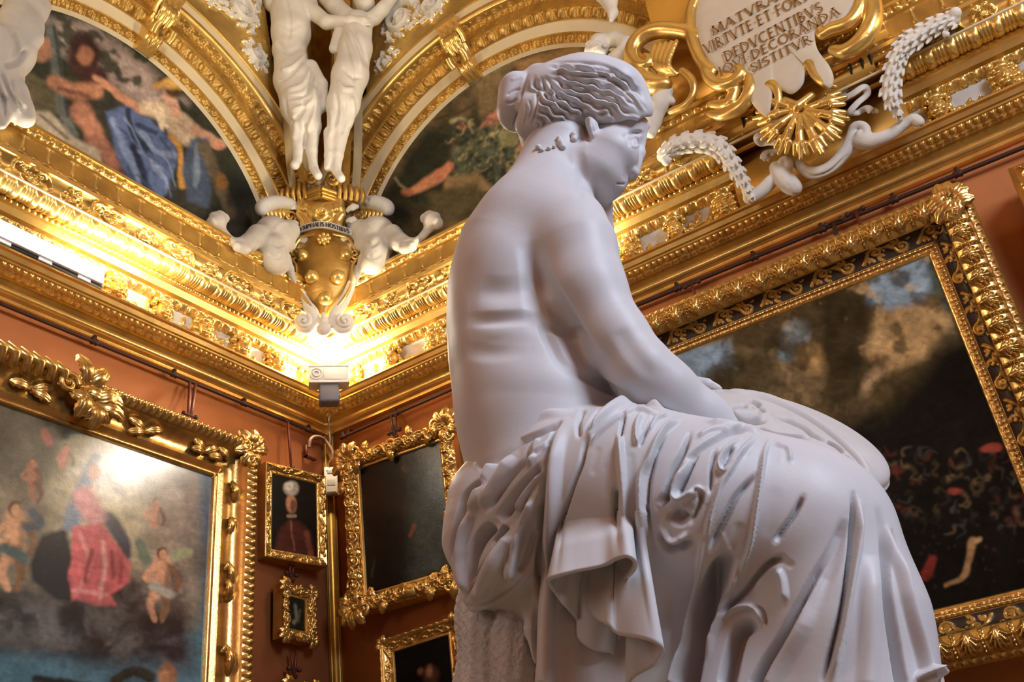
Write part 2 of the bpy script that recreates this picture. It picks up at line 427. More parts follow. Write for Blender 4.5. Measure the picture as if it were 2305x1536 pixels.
lk = [
 [(1238, 150), (1264, 150), (1306, 156), (1358, 158), (1393, 168), (1428, 195), (1458, 232)],
 [(1240, 167), (1269, 169), (1301, 183), (1334, 188), (1358, 197), (1381, 202), (1412, 221), (1448, 258)],
 [(1238, 176), (1259, 183), (1273, 195), (1301, 202), (1334, 211), (1353, 221), (1381, 225), (1400, 244), (1426, 268)],
 [(1226, 174), (1241, 190), (1259, 204), (1283, 209), (1311, 223), (1334, 237), (1358, 242), (1376, 254), (1384, 275)],
 [(1217, 174), (1226, 193), (1245, 204), (1259, 218), (1278, 228), (1297, 242), (1311, 254), (1327, 263)],
 [(1203, 174), (1206, 193), (1224, 209), (1241, 223), (1259, 232), (1273, 246), (1290, 262)],
 [(1212, 221), (1231, 237), (1250, 251), (1273, 265), (1292, 279)],
 [(1212, 246), (1231, 261), (1250, 270), (1264, 289)], [(1203, 261), (1222, 275), (1236, 293), (1252, 305)]]
HS = [([(1300, 262), (1322, 250), (1345, 256), (1352, 272)], 9, 7), ([(1352, 268), (1372, 262), (1384, 276)], 7, 6), ([(1400, 262), (1420, 262), (1440, 268)], 8, 5)]
for i, l in enumerate(lk):
    P = smooth_line(np.array(l, float), 40); d = nrm(np.gradient(P, axis=0)); nn = np.stack([-d[:, 1], d[:, 0]], 1)
    sl_ = np.concatenate([[0], np.cumsum(np.linalg.norm(np.diff(P, axis=0), axis=1))]); P = P + nn * (3.6 * np.sin(sl_ / 38 * 2 * PI + i) * np.clip(sl_ / 25, 0, 1))[:, None]; HS.append((P[::2], 8.5, -11, 1))
    for k, off in enumerate((7, 13)):
        w = np.sin(np.linspace(0, 1, 40) * (9 + i) + k) * 1.8
        HS.append((P[3:-3:4] + nn[3:-3:4] * (off + w[3:-3:4])[:, None], 6.0 if k == 0 else 4.5, 5.5 if k == 0 else -4.5))
HS += [([(1290, 146), (1350, 166), (1400, 196), (1440, 238)], 7, -8, 1), ([(1320, 150), (1375, 172), (1415, 205), (1450, 250)], 6, 5), ([(1350, 150), (1400, 180), (1436, 215), (1456, 248)], 6, -7, 1), ([(1300, 138), (1360, 146), (1412, 178), (1450, 222)], 6, -6, 1), ([(1236, 141), (1290, 140), (1345, 146), (1400, 172), (1440, 210)], 5, -3), ([(1250, 160), (1300, 168), (1350, 176), (1390, 188), (1425, 212)], 4, -4),
       ([(1187, 162), (1178, 195), (1168, 228), (1159, 262), (1150, 290)], 6, -9, 1), ([(1212, 178), (1207, 230), (1198, 280)], 6, -7, 1),
       ([(1140, 215), (1155, 205), (1172, 200)], 5, -3.5), ([(1138, 230), (1150, 232), (1165, 222)], 5, -3.5), ([(1150, 180), (1165, 176), (1180, 172)], 6, 2),
       ([(1190, 225), (1196, 245), (1190, 270)], 4, -4), ([(1182, 235), (1186, 255), (1180, 280)], 4, -3), ([(1200, 215), (1204, 240)], 4, 3)]
HW = sculpt(HW, HQ, HS)
# ---- drapery over the hips and legs
d = SDF(*bounds(960, 2260, 860, 1660, -.30, .75), VX)
sc(d, [(1196, 1165, .16, 178), (1205, 1260, .16, 150)], .04, 1.0)           # hip
sc(d, [(1195, 1150, .40, 170)], .05)
sc(d, [(1300, 1105, .07, 182), (1430, 1112, .03, 190), (1600, 1150, .0, 192), (1760, 1190, .0, 190), (1818, 1212, .01, 184)], .05, .95)   # right thigh to the knee
sc(d, [(1300, 1095, .40, 165), (1600, 1140, .40, 170), (1780, 1200, .38, 165)], .08, 1.0)    # left thigh
sc(d, [(1818, 1212, .02, 183), (1868, 1400, .03, 205), (1905, 1680, .04, 240)], .05, 1.0)   # right shin under cloth
sc(d, [(1800, 1210, .38, 165), (1850, 1680, .40, 225)], .10, 1.0)
sc(d, [(1245, 1000, .19, 178)], .06, 1.0)                                    # cloth round the waist
sc(d, [(1440, 960, .06, 60), (1500, 985, .04, 55)], .03)
sc(d, [(1090, 1120, .14, 78), (1090, 1220, .14, 84), (1096, 1285, .125, 58), (1068, 1345, .12, 24)], .04)          # bunched cloth behind the hip
sc(d, [(1170, 1180, .055, 46), (1145, 1270, .05, 40)], .05)
sc(d, [(1290, 1250, .17, 110), (1310, 1660, .15, 115)], .05)                  # hanging cloth under the thigh
sc(d, [(1470, 1300, .17, 150), (1500, 1660, .16, 170)], .06)
sc(d, [(1640, 1300, .10, 160), (1680, 1660, .10, 210)], .06)
sc(d, [(1236, 1330, .06, 28), (1240, 1660, .05, 32)], .03); sc(d, [(1285, 1420, .07, 26), (1290, 1660, .06, 30)], .03)
sc(d, [(1345, 1440, .08, 24), (1350, 1660, .08, 26)], .03)
sc(d, [(1185, 1335, .10, 14), (1195, 1420, .09, 13), (1204, 1490, .085, 4)], .015)
sc(d, [(1446, 1180, -.045, 20), (1462, 1330, -.01, 26), (1476, 1440, .02, 22)], .04)
# the deep slot beside the swag
sc(d, [(1459, 1150, -.13, 5), (1478, 1325, -.09, 8), (1497, 1425, -.08, 15), (1503, 1490, -.07, 19)], .006, 3.2, '-')
DV, DQ = d.mesh(); del d
DWl = relax(DV, DQ, 2)
DW = glob(DWl)
g, r_ = -1, 1
DR = [
 # waist band
 ([(1072, 1050), (1105, 1004), (1160, 970), (1216, 938), (1280, 926)], 12, 7), ([(1085, 1048), (1121, 1032), (1156, 1005), (1185, 989), (1232, 967), (1262, 951)], (15, 7), (-18, -8)),
 ([(1117, 1036), (1097, 1075), (1074, 1120), (1058, 1153)], 14, 11), ([(1092, 1086), (1068, 1100), (1048, 1124), (1036, 1160)], 14, -16),
 ([(1156, 1026), (1128, 1071), (1105, 1104), (1081, 1143)], 17, 11), ([(1197, 1004), (1187, 1032), (1167, 1055), (1144, 1081), (1117, 1120), (1097, 1149)], 10, -8),
 ([(1240, 995), (1214, 1014), (1187, 1051)], 9, 8), ([(1214, 987), (1199, 1008), (1183, 1047)], 7, 4), ([(1244, 989), (1222, 1008), (1201, 1030)], 6, -8),
 ([(1218, 1047), (1203, 1067), (1183, 1090), (1164, 1116), (1140, 1150), (1124, 1172)], (13, 20), (-14, -18)),
 ([(1219, 1059), (1191, 1092), (1177, 1120), (1167, 1153)], 13, 11),
 ([(1260, 956), (1244, 987), (1232, 1045), (1222, 1104), (1216, 1153), (1212, 1267), (1210, 1325), (1207, 1420), (1206, 1536)], 10, -20, 1),
 ([(1046, 1132), (1031, 1181), (1023, 1228), (1022, 1262)], 12, -12), ([(1066, 1150), (1042, 1198), (1034, 1247), (1038, 1296), (1054, 1337)], 14, 10),
 ([(1110, 1183), (1086, 1208), (1069, 1243), (1062, 1274), (1058, 1318)], (20, 13), (-30, -16)),
 ([(1140, 1184), (1128, 1205), (1116, 1226)], 12, -16),
 ([(1166, 1190), (1124, 1255), (1096, 1305), (1066, 1350)], 24, 18), ([(1150, 1186), (1106, 1246), (1076, 1294), (1050, 1350)], 6, -8, 1),
 ([(1206, 1120), (1199, 1142), (1177, 1189), (1160, 1239), (1147, 1282), (1146, 1308)], 17, 17), ([(1168, 1196), (1151, 1239), (1143, 1276)], 6, -5),
 ([(1206, 1189), (1187, 1257), (1168, 1292)], 11, -9), ([(1206, 1275), (1152, 1329), (1084, 1366), (1052, 1370)], 7, 5),
 # front cloth
 ([(1289, 944), (1263, 977), (1251, 1036), (1247, 1094), (1244, 1153), (1236, 1250), (1230, 1400), (1228, 1536)], 22, 13, 2),
 ([(1327, 985), (1316, 1006), (1308, 1042), (1292, 1082), (1277, 1128), (1264, 1168), (1245, 1250), (1237, 1300)], (8, 12), (-9, -14), 1),
 ([(1314, 922), (1302, 948), (1303, 985)], 9, -7), ([(1355, 924), (1336, 948), (1323, 975)], 11, -10),
 ([(1500, 932), (1460, 907), (1435, 899), (1406, 907), (1371, 928), (1339, 958), (1322, 987)], 10, 11),
 ([(1490, 926), (1450, 910), (1417, 920), (1382, 938), (1347, 970), (1330, 996)], 5, -6), ([(1490, 935), (1440, 922), (1417, 928), (1385, 948), (1347, 978), (1328, 1003)], 7, 6),
 ([(1406, 934), (1400, 962), (1396, 985)], 6, -11, 1), ([(1394, 977), (1396, 1016), (1400, 1065), (1404, 1114), (1406, 1160), (1410, 1230)], 11, 10),
 ([(1445, 932), (1433, 954), (1431, 985), (1437, 1005)], 7, 7), ([(1457, 934), (1444, 969)], 6, -6), ([(1470, 938), (1451, 977), (1439, 1005)], 6, -8), ([(1503, 936), (1478, 944), (1459, 973)], 7, 6),
 ([(1529, 946), (1500, 965), (1478, 997), (1462, 1036), (1447, 1060), (1441, 1090), (1440, 1180)], 10, 11),
 ([(1498, 975), (1478, 1016), (1466, 1057), (1460, 1090), (1457, 1133), (1456, 1180)], 8, -10, 1),
 ([(1446, 1080), (1446, 1200), (1455, 1300), (1468, 1400), (1478, 1450)], 16, 10), ([(1386, 1098), (1384, 1133), (1382, 1215), (1373, 1250)], 9, -13), ([(1345, 1016), (1335, 1060)], 13, -7), ([(1367, 1055), (1367, 1110)], 15, -5), ([(1420, 1030), (1425, 1120)], 13, -7),
 ([(1554, 975), (1540, 1012), (1516, 1058), (1505, 1094), (1500, 1116), (1484, 1140)], (8, 15), (-10, -22)),
 ([(1550, 1043), (1524, 1083), (1514, 1113), (1530, 1127), (1566, 1106), (1580, 1104)], 12, 14),
 ([(1678, 968), (1641, 974), (1612, 988), (1577, 1010), (1547, 1036)], 9, -11), ([(1568, 1022), (1554, 1052), (1537, 1090), (1527, 1112)], 8, -16),
 ([(1556, 1110), (1573, 1107), (1577, 1125), (1566, 1153), (1555, 1180)], 8, -9), ([(1512, 1150), (1530, 1165), (1545, 1150)], 26, -16), ([(1484, 1150), (1500, 1150)], 16, -14),
 ([(1482, 1200), (1500, 1231), (1520, 1237), (1556, 1218)], 12, -12), ([(1490, 1185), (1503, 1212), (1522, 1218), (1548, 1200)], 10, 8),
 ([(1594, 951), (1632, 955), (1673, 963), (1716, 977)], 8, 6), ([(1640, 962), (1600, 968), (1570, 985)], 8, 5),
 ([(1612, 1015), (1603, 1047), (1601, 1075), (1598, 1110)], 7, -9), ([(1664, 987), (1627, 1019), (1615, 1047), (1626, 1064), (1641, 1045), (1660, 1010)], 6, 7), ([(1650, 1005), (1636, 1033), (1631, 1052)], 6, -10),
 ([(1700, 985), (1664, 1024), (1645, 1055), (1622, 1090), (1610, 1125), (1598, 1165), (1589, 1211)], 9, 9), ([(1690, 1000), (1680, 1025)], 6, -5),
 ([(1700, 1070), (1669, 1104), (1650, 1130), (1631, 1169), (1612, 1207), (1600, 1240)], 10, -12), ([(1590, 1140), (1582, 1200)], 8, -6),
 ([(1732, 992), (1720, 1024), (1713, 1071), (1706, 1118), (1699, 1165), (1692, 1212), (1685, 1240), (1676, 1265), (1669, 1291)], 8, 9),
 ([(1745, 1000), (1773, 1010), (1780, 1040)], 8, 4), ([(1760, 1010), (1756, 1040)], 6, 3),
 ([(1808, 1118), (1788, 1158), (1763, 1195), (1746, 1220)], 10, -11), ([(1742, 1120), (1735, 1190)], 30, -6),
 # long edge and the dark valley beside it
 ([(1583, 1200), (1569, 1296), (1556, 1377), (1542, 1447), (1520, 1505), (1512, 1536)], 10, 11, 2), ([(1648, 1245), (1620, 1284), (1602, 1331), (1588, 1377), (1576, 1423), (1560, 1470), (1548, 1530)], 30, -40, 2),
 ([(1664, 1190), (1650, 1232)], 18, -16), ([(1625, 1205), (1640, 1240)], 10, 8), ([(1662, 1273), (1648, 1310), (1630, 1351), (1620, 1393), (1602, 1430), (1588, 1475)], 13, 12),
 ([(1760, 1257), (1732, 1270), (1704, 1298), (1676, 1333), (1644, 1365), (1625, 1389)], (13, 9), (-16, -8)), ([(1757, 1258), (1778, 1272)], 13, -14),
 ([(1750, 1280), (1762, 1310), (1767, 1354)], 13, 8), ([(1740, 1330), (1755, 1350)], 12, -4),
 ([(1625, 1392), (1655, 1370), (1690, 1365), (1709, 1379), (1717, 1405)], 9, 9), ([(1700, 1402), (1667, 1424), (1651, 1470), (1638, 1530)], 24, -26, 2), ([(1693, 1362), (1718, 1376), (1724, 1410)], 5, -5),
 ([(1895, 1180), (1868, 1240), (1836, 1296), (1808, 1349), (1787, 1389), (1760, 1442), (1727, 1493), (1704, 1536)], (10, 20), (-8, -24), 2),
 ([(1858, 1300), (1815, 1390), (1770, 1470), (1735, 1536)], 30, 10, 2),
 # shin folds
 ([(1922, 1112), (1920, 1196), (1908, 1290), (1891, 1384), (1870, 1464), (1850, 1536)], 10, -20, 1), ([(1934, 1133), (1932, 1209), (1920, 1297), (1906, 1384), (1888, 1471), (1872, 1536)], 12, 10),
 ([(1905, 1167), (1880, 1251), (1848, 1332), (1815, 1410)], 24, -7), ([(1975, 1140), (1988, 1202), (1992, 1262), (1996, 1332), (2009, 1419), (2024, 1510), (2030, 1536)], (12, 18), (-10, -24), 2),
 ([(1990, 1180), (2023, 1279), (2044, 1366), (2072, 1471), (2086, 1536)], 15, 13, 2), ([(2008, 1196), (2034, 1279), (2053, 1349), (2082, 1454), (2100, 1536)], 7, -9),
 ([(1965, 1250), (1962, 1340), (1960, 1450), (1955, 1536)], 34, 8, 2), ([(2060, 1530), (2076, 1512), (2093, 1503), (2106, 1512), (2112, 1530)], 8, 14),
]
DR = [(q[0], q[1], tuple(1.6 * v for v in q[2]) if isinstance(q[2], tuple) else 1.6 * q[2], *q[3:]) for q in DR]
DW = sculpt(DW, DQ, DR)
# ---- shield on the lap
sh_ = SDF(*bounds(1500, 2010, 820, 1160, -.15, .5), VX)
c_, s_ = math.cos(math.radians(29)), math.sin(math.radians(29)); a1 = np.array([c_, 0, -s_]); pu = np.array([s_, 0, c_]); fi = math.radians(43)
a2 = np.array([0, math.cos(fi), 0]) + math.sin(fi) * pu; a3 = np.cross(a2, a1); a3 = a3 if a3[2] > 0 else -a3; Rr = 243 * ST(1757, 990, .15); C_ = loc(SP(1757, 990, .15))
sh_.ell(C_, (Rr, Rr, .062), .01, np.stack([a1, a2, a3])); sh_.ell(C_ - a3 * .012, (Rr * 1.02, Rr * 1.02, .02), .006, np.stack([a1, a2, a3]))
SV, SQ = sh_.mesh(); del sh_
SW = glob(relax(SV, SQ, 2))
SR = [([(1622, 928), (1645, 925), (1664, 916), (1682, 914)], 6, -8, 1), ([(1652, 908), (1668, 911)], 4, -6), ([(1687, 902), (1700, 906), (1712, 912)], 5, -8), ([(1694, 916), (1708, 920), (1721, 926)], 5, -9, 1), ([(1634, 940), (1664, 949), (1690, 951), (1723, 948)], 6, -10, 1), ([(1734, 932), (1744, 944)], 5, -8),
      ([(1753, 939), (1781, 949), (1812, 965), (1828, 977), (1860, 992)], 6, -9, 1), ([(1705, 963), (1734, 975), (1760, 980), (1781, 983), (1823, 987)], 6, -9, 1), ([(1765, 930), (1776, 936)], 5, -6), ([(1795, 945), (1810, 950)], 4, -5), ([(1809, 1004), (1822, 1010)], 6, -9), ([(1845, 1010), (1850, 1022)], 6, -9), ([(1862, 994), (1882, 1004), (1900, 1018)], 5, -8),
      ([(1900, 1046), (1927, 1060), (1965, 1090)], 6, -9, 1), ([(1880, 1020), (1905, 1030), (1925, 1045)], 5, -7), ([(1640, 936), (1680, 934), (1715, 936)], 10, 5), ([(1770, 965), (1800, 972)], 12, 5), ([(1850, 1005), (1862, 1012)], 12, 6),
      ([(1575, 872), (1650, 882), (1720, 896), (1800, 931), (1868, 976), (1925, 1028), (1956, 1068)], 4, -6, 1), ([(1575, 866), (1650, 875), (1722, 889), (1803, 924), (1873, 969), (1931, 1022), (1964, 1064)], 5, 4)]
SR = [(q[0], q[1] * 1.25, q[2] * (2.6 if i < 19 else 1), *q[3:]) for i, q in enumerate(SR)]
SW = sculpt(SW, SQ, SR)
# ---- rough-hewn rock seat
k = SDF(*bounds(980, 1420, 1200, 1680, -.05, .7), .006)
sc(k, [(1150, 1330, .28, 118), (1160, 1680, .28, 150)], .03, 1.0)
sc(k, [(1105, 1400, .19, 48), (1085, 1680, .17, 62)], .02); sc(k, [(1160, 1380, .15, 48), (1165, 1680, .12, 54)], .012)
sc(k, [(1250, 1330, .45, 170), (1250, 1680, .45, 190)], .05)
KV, KQ = k.mesh(); del k
KW = glob(relax(KV, KQ, 1))
KN = vnormals(KW, KQ)
KW = KW + KN * ((np.sin(KW[:, :1] * 210 + KW[:, 2:] * 130) * np.sin(KW[:, 2:] * 170 - KW[:, 1:2] * 90)) * .0035 + np.sin(KW[:, 2:] * 31 + KW[:, :1] * 23) * .006)
# ---- scene objects
base_z = min(KW[:, 2].min(), DW[:, 2].min())
sp0 = glob(np.array([loc(SP(1560, 1400, .2))[0], .25, 0])); sp0[2] = 0.0
statue = empty('marble_statue', sp0)
tag(statue, 'white marble statue of a seated woman with bare back, draped legs and a shield', 'statue')
def sub(o, lv=1):
    return o
body = sub(link_mesh('body', BW, BQ, M['marble'], statue))
hair = sub(link_mesh('hair', HW, HQ, M['marble'], statue)); tag(hair, 'wavy marble hair gathered in a bun')
drap = sub(link_mesh('drapery', DW, DQ, M['marble'], statue)); tag(drap, 'folded marble cloth over hips and legs')
shd = link_mesh('shield', SW, SQ, M['marble_warm'], statue); tag(shd, 'round marble shield carved with leaves')
rock = link_mesh('rock_seat', KW, KQ, M['marble_rough'], statue); tag(rock, 'rough-hewn marble seat block')
# ---- cascade of the hem: one sheet with its edge folding back and forth
tree = BVHTree.FromPolygons([tuple(v) for v in DW], [tuple(q) for q in DQ])
def surf_e(px, py, dflt=0.0):
    dr = ray(px, py); h = tree.ray_cast(Vector(CAM), Vector(dr).normalized())
    if h[0] is None: return dflt
    return float((np.array(h[0]) - CAM) @ HF - DS)
HEM = [(1392, 1545, .075, 1400, 1180), (1384, 1490, .06, 1395, 1180), (1377, 1473, .035, 1385, 1185), (1342, 1466, .02, 1350, 1190), (1319, 1454, .02, 1325, 1190), (1303, 1438, .03, 1312, 1190), (1299, 1422, .05, 1315, 1190),
       (1302, 1403, .03, 1320, 1190), (1291, 1387, .01, 1312, 1190), (1273, 1368, .0, 1300, 1180), (1256, 1347, .0, 1290, 1175), (1243, 1328, -.01, 1280, 1170), (1234, 1308, -.055, 1262, 1165),
       (1262, 1296, -.075, 1278, 1160), (1296, 1287, -.08, 1300, 1155), (1333, 1280, -.085, 1330, 1150), (1365, 1272, -.09, 1360, 1150), (1389, 1259, -.105, 1382, 1150), (1412, 1254, -.12, 1400, 1150),
       (1428, 1264, -.115, 1414, 1150), (1427, 1284, -.095, 1418, 1155), (1405, 1306, -.065, 1408, 1160), (1377, 1314, -.05, 1390, 1165), (1347, 1321, -.035, 1372, 1165), (1329, 1334, -.02, 1356, 1165), (1324, 1350, -.015, 1352, 1165),
       (1328, 1372, -.02, 1354, 1165), (1346, 1396, -.045, 1366, 1160), (1370, 1409, -.055, 1382, 1160), (1391, 1430, -.055, 1398, 1160), (1435, 1437, -.075, 1418, 1155), (1470, 1447, -.085, 1432, 1150), (1491, 1462, -.08, 1442, 1150),
       (1484, 1484, -.06, 1440, 1155), (1467, 1504, -.045, 1434, 1160), (1426, 1528, -.03, 1420, 1165), (1410, 1560, -.02, 1410, 1165)]
HEM = [(q[0], q[1], q[2] * 1.45 - .012 if q[2] < -.05 else q[2] * 1.3, *q[3:]) for q in HEM]
hp = smooth_line(np.array(HEM, float), 240); nt_ = 30
SH = np.zeros((240, nt_, 3)); 
for i, (hx, hy, he, tx, ty) in enumerate(hp):
    e_top = surf_e(tx, ty, 0.) + .012
    for j in range(nt_):
        s = j / (nt_ - 1); ss = s ** 1.15
        x = tx + (hx - tx) * ss; y = ty + (hy - ty) * s
        w = min(1., s / .55); w = w * w * (3 - 2 * w)
        e = e_top + (he - e_top) * (s ** .8)
        if w < 1: e = (surf_e(x, y, e) + .006 - .010 * w) * (1 - w) + e * w
        SH[i, j] = SP(x, y, e)
swag = MB(); swag.grid(SH)
sw = swag.build('hem_cascade', M['marble'], statue)
so = sw.modifiers.new('thick', 'SOLIDIFY'); so.thickness = .007; so.offset = 0
sub(sw); tag(sw, 'zigzag marble hem hanging below the thigh')
# ================================================================== carved relief: small height tiles, repeated along mouldings
class Tile:
    def __init__(s, w, h, res=.005):
        s.w, s.h, s.res = w, h, res; s.nx, s.ny = max(8, int(round(w / res))), max(6, int(round(h / res)))
        s.X, s.Y = np.meshgrid((np.arange(s.nx) + .5) / s.nx * w, (np.arange(s.ny) + .5) / s.ny * h, indexing='ij')
        s.T = np.zeros((s.nx, s.ny))
    def put(s, f, mode='max'):
        s.T = np.maximum(s.T, f) if mode == 'max' else s.T + f; return s
    def wrapdx(s, x0):
        d = s.X - x0; return d - s.w * np.round(d / s.w)
    def dome(s, x, y, rx, ry, h=1., ang=0.):
        dx, dy = s.wrapdx(x), s.Y - y; c, n = math.cos(ang), math.sin(ang)
        a, b = (dx * c + dy * n) / rx, (-dx * n + dy * c) / ry
        return s.put(h * np.sqrt(np.maximum(0, 1 - a * a - b * b)))
    def leaf(s, x, y, ang, L, wd, h=1., veins=4, curl=0.):
        """acanthus-like leaf: base at x,y pointing along ang"""
        dx, dy = s.wrapdx(x), s.Y - y; c, n = math.cos(ang), math.sin(ang)
        a, b = (dx * c + dy * n) / L, (-dx * n + dy * c)
        b = b - curl * L * a * a
        env = wd * np.sqrt(np.maximum(0, np.clip(a, 0, 1) * (1 - np.clip(a, 0, 1)) * 4)) * (1 + .22 * np.sin(a * veins * 2 * PI))
        t = np.abs(b) / np.maximum(env, 1e-6)
        f = np.where((a > 0) & (a < 1) & (t < 1), h * (.35 + .65 * np.sqrt(np.maximum(0, 1 - t * t))) * (1 - .35 * np.exp(-(b / (wd * .12)) ** 2)) * (.8 + .2 * np.cos(a * veins * 2 * PI + t * 3)), 0)
        return s.put(f)
    def line(s, pts, wd, h=1.):
        P = smooth_line(pts, 40) if len(pts) > 2 else np.array(pts, float); n = len(P); w = np.linspace(*(wd if isinstance(wd, tuple) else (wd, wd)), n)
        for i in range(n - 1):
            a, ba = P[i], P[i + 1] - P[i]; L = max(ba @ ba, 1e-9); dx, dy = s.wrapdx(a[0]), s.Y - a[1]
            t = np.clip((dx * ba[0] + dy * ba[1]) / L, 0, 1); d = np.hypot(dx - t * ba[0], dy - t * ba[1]) / w[i]
            s.put(h * np.sqrt(np.maximum(0, 1 - d * d)))
        return s
    def spiral(s, x, y, r, turns=2., a0=0., hand=1, wd=None, h=1., tail=None):
        t = np.linspace(0, 1, 60); rr = r * (1 - t * .92); an = a0 + hand * 2 * PI * turns * t
        P = np.stack([x + rr * np.cos(an), y + rr * np.sin(an)], 1)
        wd = wd or r * .2
        if tail is not None: P = np.concatenate([smooth_line([*tail, P[0]], 20)[:-1], P])
        s.line(P, (wd, wd * .6), h); return s.dome(x, y, r * .2, r * .2, h)
    def at(s, u, v):
        """sample at u metres along (periodic) and v in 0..1 across"""
        fx = (u / s.w % 1) * s.nx - .5; fy = np.clip(v * s.ny - .5, 0, s.ny - 1.001)
        i = np.floor(fx).astype(int); j = fy.astype(int); a = fx - i; b = fy - j; i %= s.nx; i2 = (i + 1) % s.nx; j2 = np.minimum(j + 1, s.ny - 1)
        return (s.T[i, j] * (1 - a) + s.T[i2, j] * a) * (1 - b) + (s.T[i, j2] * (1 - a) + s.T[i2, j2] * a) * b
def T_egg(P, H):
    t = Tile(P, H, P / 40); dx = np.abs(t.X - P / 2) / (P / 2); v = t.Y / H
    r = np.sqrt((dx / .52) ** 2 + ((v - .52) / .50) ** 2)
    t.put(np.sqrt(np.maximum(0, 1 - r * r))); t.put(.75 * np.exp(-((r - 1.25) / .13) ** 2)); t.put(.8 * np.exp(-((1 - dx) / .10) ** 2) * np.clip(v * 1.4, 0, 1)); return t
def T_gadroon(P, H):
    t = Tile(P, H, P / 60); x = t.X / P; v = t.Y / H; ends = np.sqrt(np.maximum(0, 1 - (2 * v - 1) ** 4))
    egg = np.sqrt(np.maximum(0, 1 - ((x - .25) / .23) ** 2)); t.put(egg * ends * (.75 + .25 * np.sin(v * PI)))
    for k in range(3): t.put(.62 * np.sqrt(np.maximum(0, 1 - ((x - .585 - .155 * k) / .065) ** 2)) * ends)
    return t
def T_bead(P, H, n=1, reel=False):
    t = Tile(P, H, P / (24 * n)); 
    for k in range(n): t.dome(P * (k + .5) / n * (.66 if reel else 1), H / 2, P / n * .46 * (.66 if reel else 1), H * .5)
    if reel:
        t.line([(P * .76, H * .1), (P * .76, H * .9)], P * .05, .7); t.line([(P * .9, H * .1), (P * .9, H * .9)], P * .05, .7)
    return t
def T_acanthus(P, H):
    t = Tile(P, H, P / 48)
    t.leaf(P / 2, H * .02, PI / 2, H * .98, P * .26, 1, 4)
    for sg in (-1, 1):
        t.leaf(P / 2 + sg * P * .12, H * .05, PI / 2 - sg * .55, H * .75, P * .13, .8, 3); t.leaf(P / 2 + sg * P * .22, H * .0, PI / 2 - sg * .9, H * .55, P * .1, .6, 2)
    t.leaf(0, H * .1, PI / 2, H * .85, P * .1, .7, 2); t.dome(0, H * .88, P * .09, H * .1, .8); return t
def T_cyma(P, H):
    t = Tile(P, H, P / 40); x = t.X / P; v = t.Y / H
    t.put(np.where(v > .55, (.5 + .5 * np.cos(x * 6 * PI)) * np.sqrt(np.clip(1 - ((v - .78) / .23) ** 2, 0, 1)), 0) * .9)
    t.leaf(P * .5, H * .55, -PI / 2, H * .55, P * .3, .9, 3); t.leaf(0, H * .5, -PI / 2, H * .42, P * .16, .8, 2); t.dome(0, H * .12, P * .1, H * .12, .9); return t
def T_shells(P, H):
    """frieze of scrolled shells and flower clumps"""
    t = Tile(P, H, P / 110)
    t.spiral(P * .24, H * .70, H * .26, 1.3, PI, -1, H * .07, 1.); t.spiral(P * .46, H * .70, H * .2, 1.3, 0, 1, H * .06, 1.)
    t.line([(P * .08, H * .1), (P * .1, H * .5), (P * .18, H * .92), (P * .34, H * .95)], H * .07, .9); t.line([(P * .40, H * .95), (P * .55, H * .85), (P * .56, H * .4), (P * .6, H * .08)], H * .07, .9)
    for k in range(7): t.leaf(P * .33, H * .08, PI * (.2 + .1 * k), H * .6, H * .07, .8, 1)
    rg = np.random.default_rng(3)
    for k in range(16): t.dome(P * (.68 + .25 * rg.random()), H * (.15 + .75 * rg.random()), H * .09, H * .09, .6 + .4 * rg.random())
    for k in range(6): t.leaf(P * .80, H * .5, rg.random() * 6.3, H * .45, H * .09, .7, 2)
    return t
def T_lappet(P, H):
    t = Tile(P, H, P / 40); x = np.abs(t.X / P - .5) * 2; v = t.Y / H
    r = np.sqrt(x ** 2 + np.clip(.45 - v, 0, 1) ** 2 * 4.)
    t.put(.5 * (r < .97)); t.put(.9 * np.exp(-((r - .97) / .07) ** 2) * (v < .93)); t.put(np.where(v > .88, .55, 0)); t.dome(P / 2, H * .12, P * .12, H * .1, .8); t.dome(0, H * .12, P * .2, H * .1, 1); t.dome(0, H * .9, P * .25, H * .12, .9); return t
def T_foliage(P, H, seed=1, n=26, top=True):
    t = Tile(P, H, .006); rg = np.random.default_rng(seed)
    t.line([(0, H * .25), (P * .3, H * .55), (P * .6, H * .3), (P, H * .25)], H * .05, .6)
    for k in range(n): t.leaf(P * rg.random(), H * (.02 + .55 * rg.random()), rg.random() * 6.3, H * (.28 + .25 * rg.random()), H * .085, .55 + .45 * rg.random(), 2, .5 * (rg.random() - .5))
    for k in range(n // 3): t.dome(P * rg.random(), H * (.1 + .45 * rg.random()), H * .06, H * .06, .9)
    return t
def T_leafband(P, H):
    t = Tile(P, H, P / 40)
    t.spiral(P * .28, H * .55, H * .3, 1.2, 0, 1, H * .09, .9); t.leaf(P * .5, H * .1, PI * .4, H * .9, H * .16, 1, 3); t.leaf(P * .98, H * .9, -PI * .6, H * .85, H * .15, .9, 3); t.dome(P * .8, H * .3, H * .13, H * .13, .8); return t
def T_torusleaf(P, H):
    """big acanthus leaves lying across a frame roll, with a berry row between"""
    t = Tile(P, H, P / 80)
    for k in (-3, -2, -1, 0, 1, 2, 3):
        a = k * .30; L = H * (.96 - .09 * abs(k)); x1 = P * .42 + math.sin(a) * L * .62; y1 = math.cos(a) * L
        t.line([(P * .42 + k * P * .018, H * .03), (P * .42 + math.sin(a) * L * .22, y1 * .5), (x1, y1)], (P * .035, P * .058), 1 - .1 * abs(k)); t.dome(x1, y1, P * .06, H * .07, 1 - .1 * abs(k))
    for k in range(6): t.dome(P * .93, H * (.1 + .16 * k), P * .06, H * .075, .8)
    return t
def T_rope(P, H):
    t = Tile(P, H, P / 30); x = (t.X / P + t.Y / H * .9) % 1
    t.put(np.sqrt(np.maximum(0, 1 - (2 * x - 1) ** 2))); return t
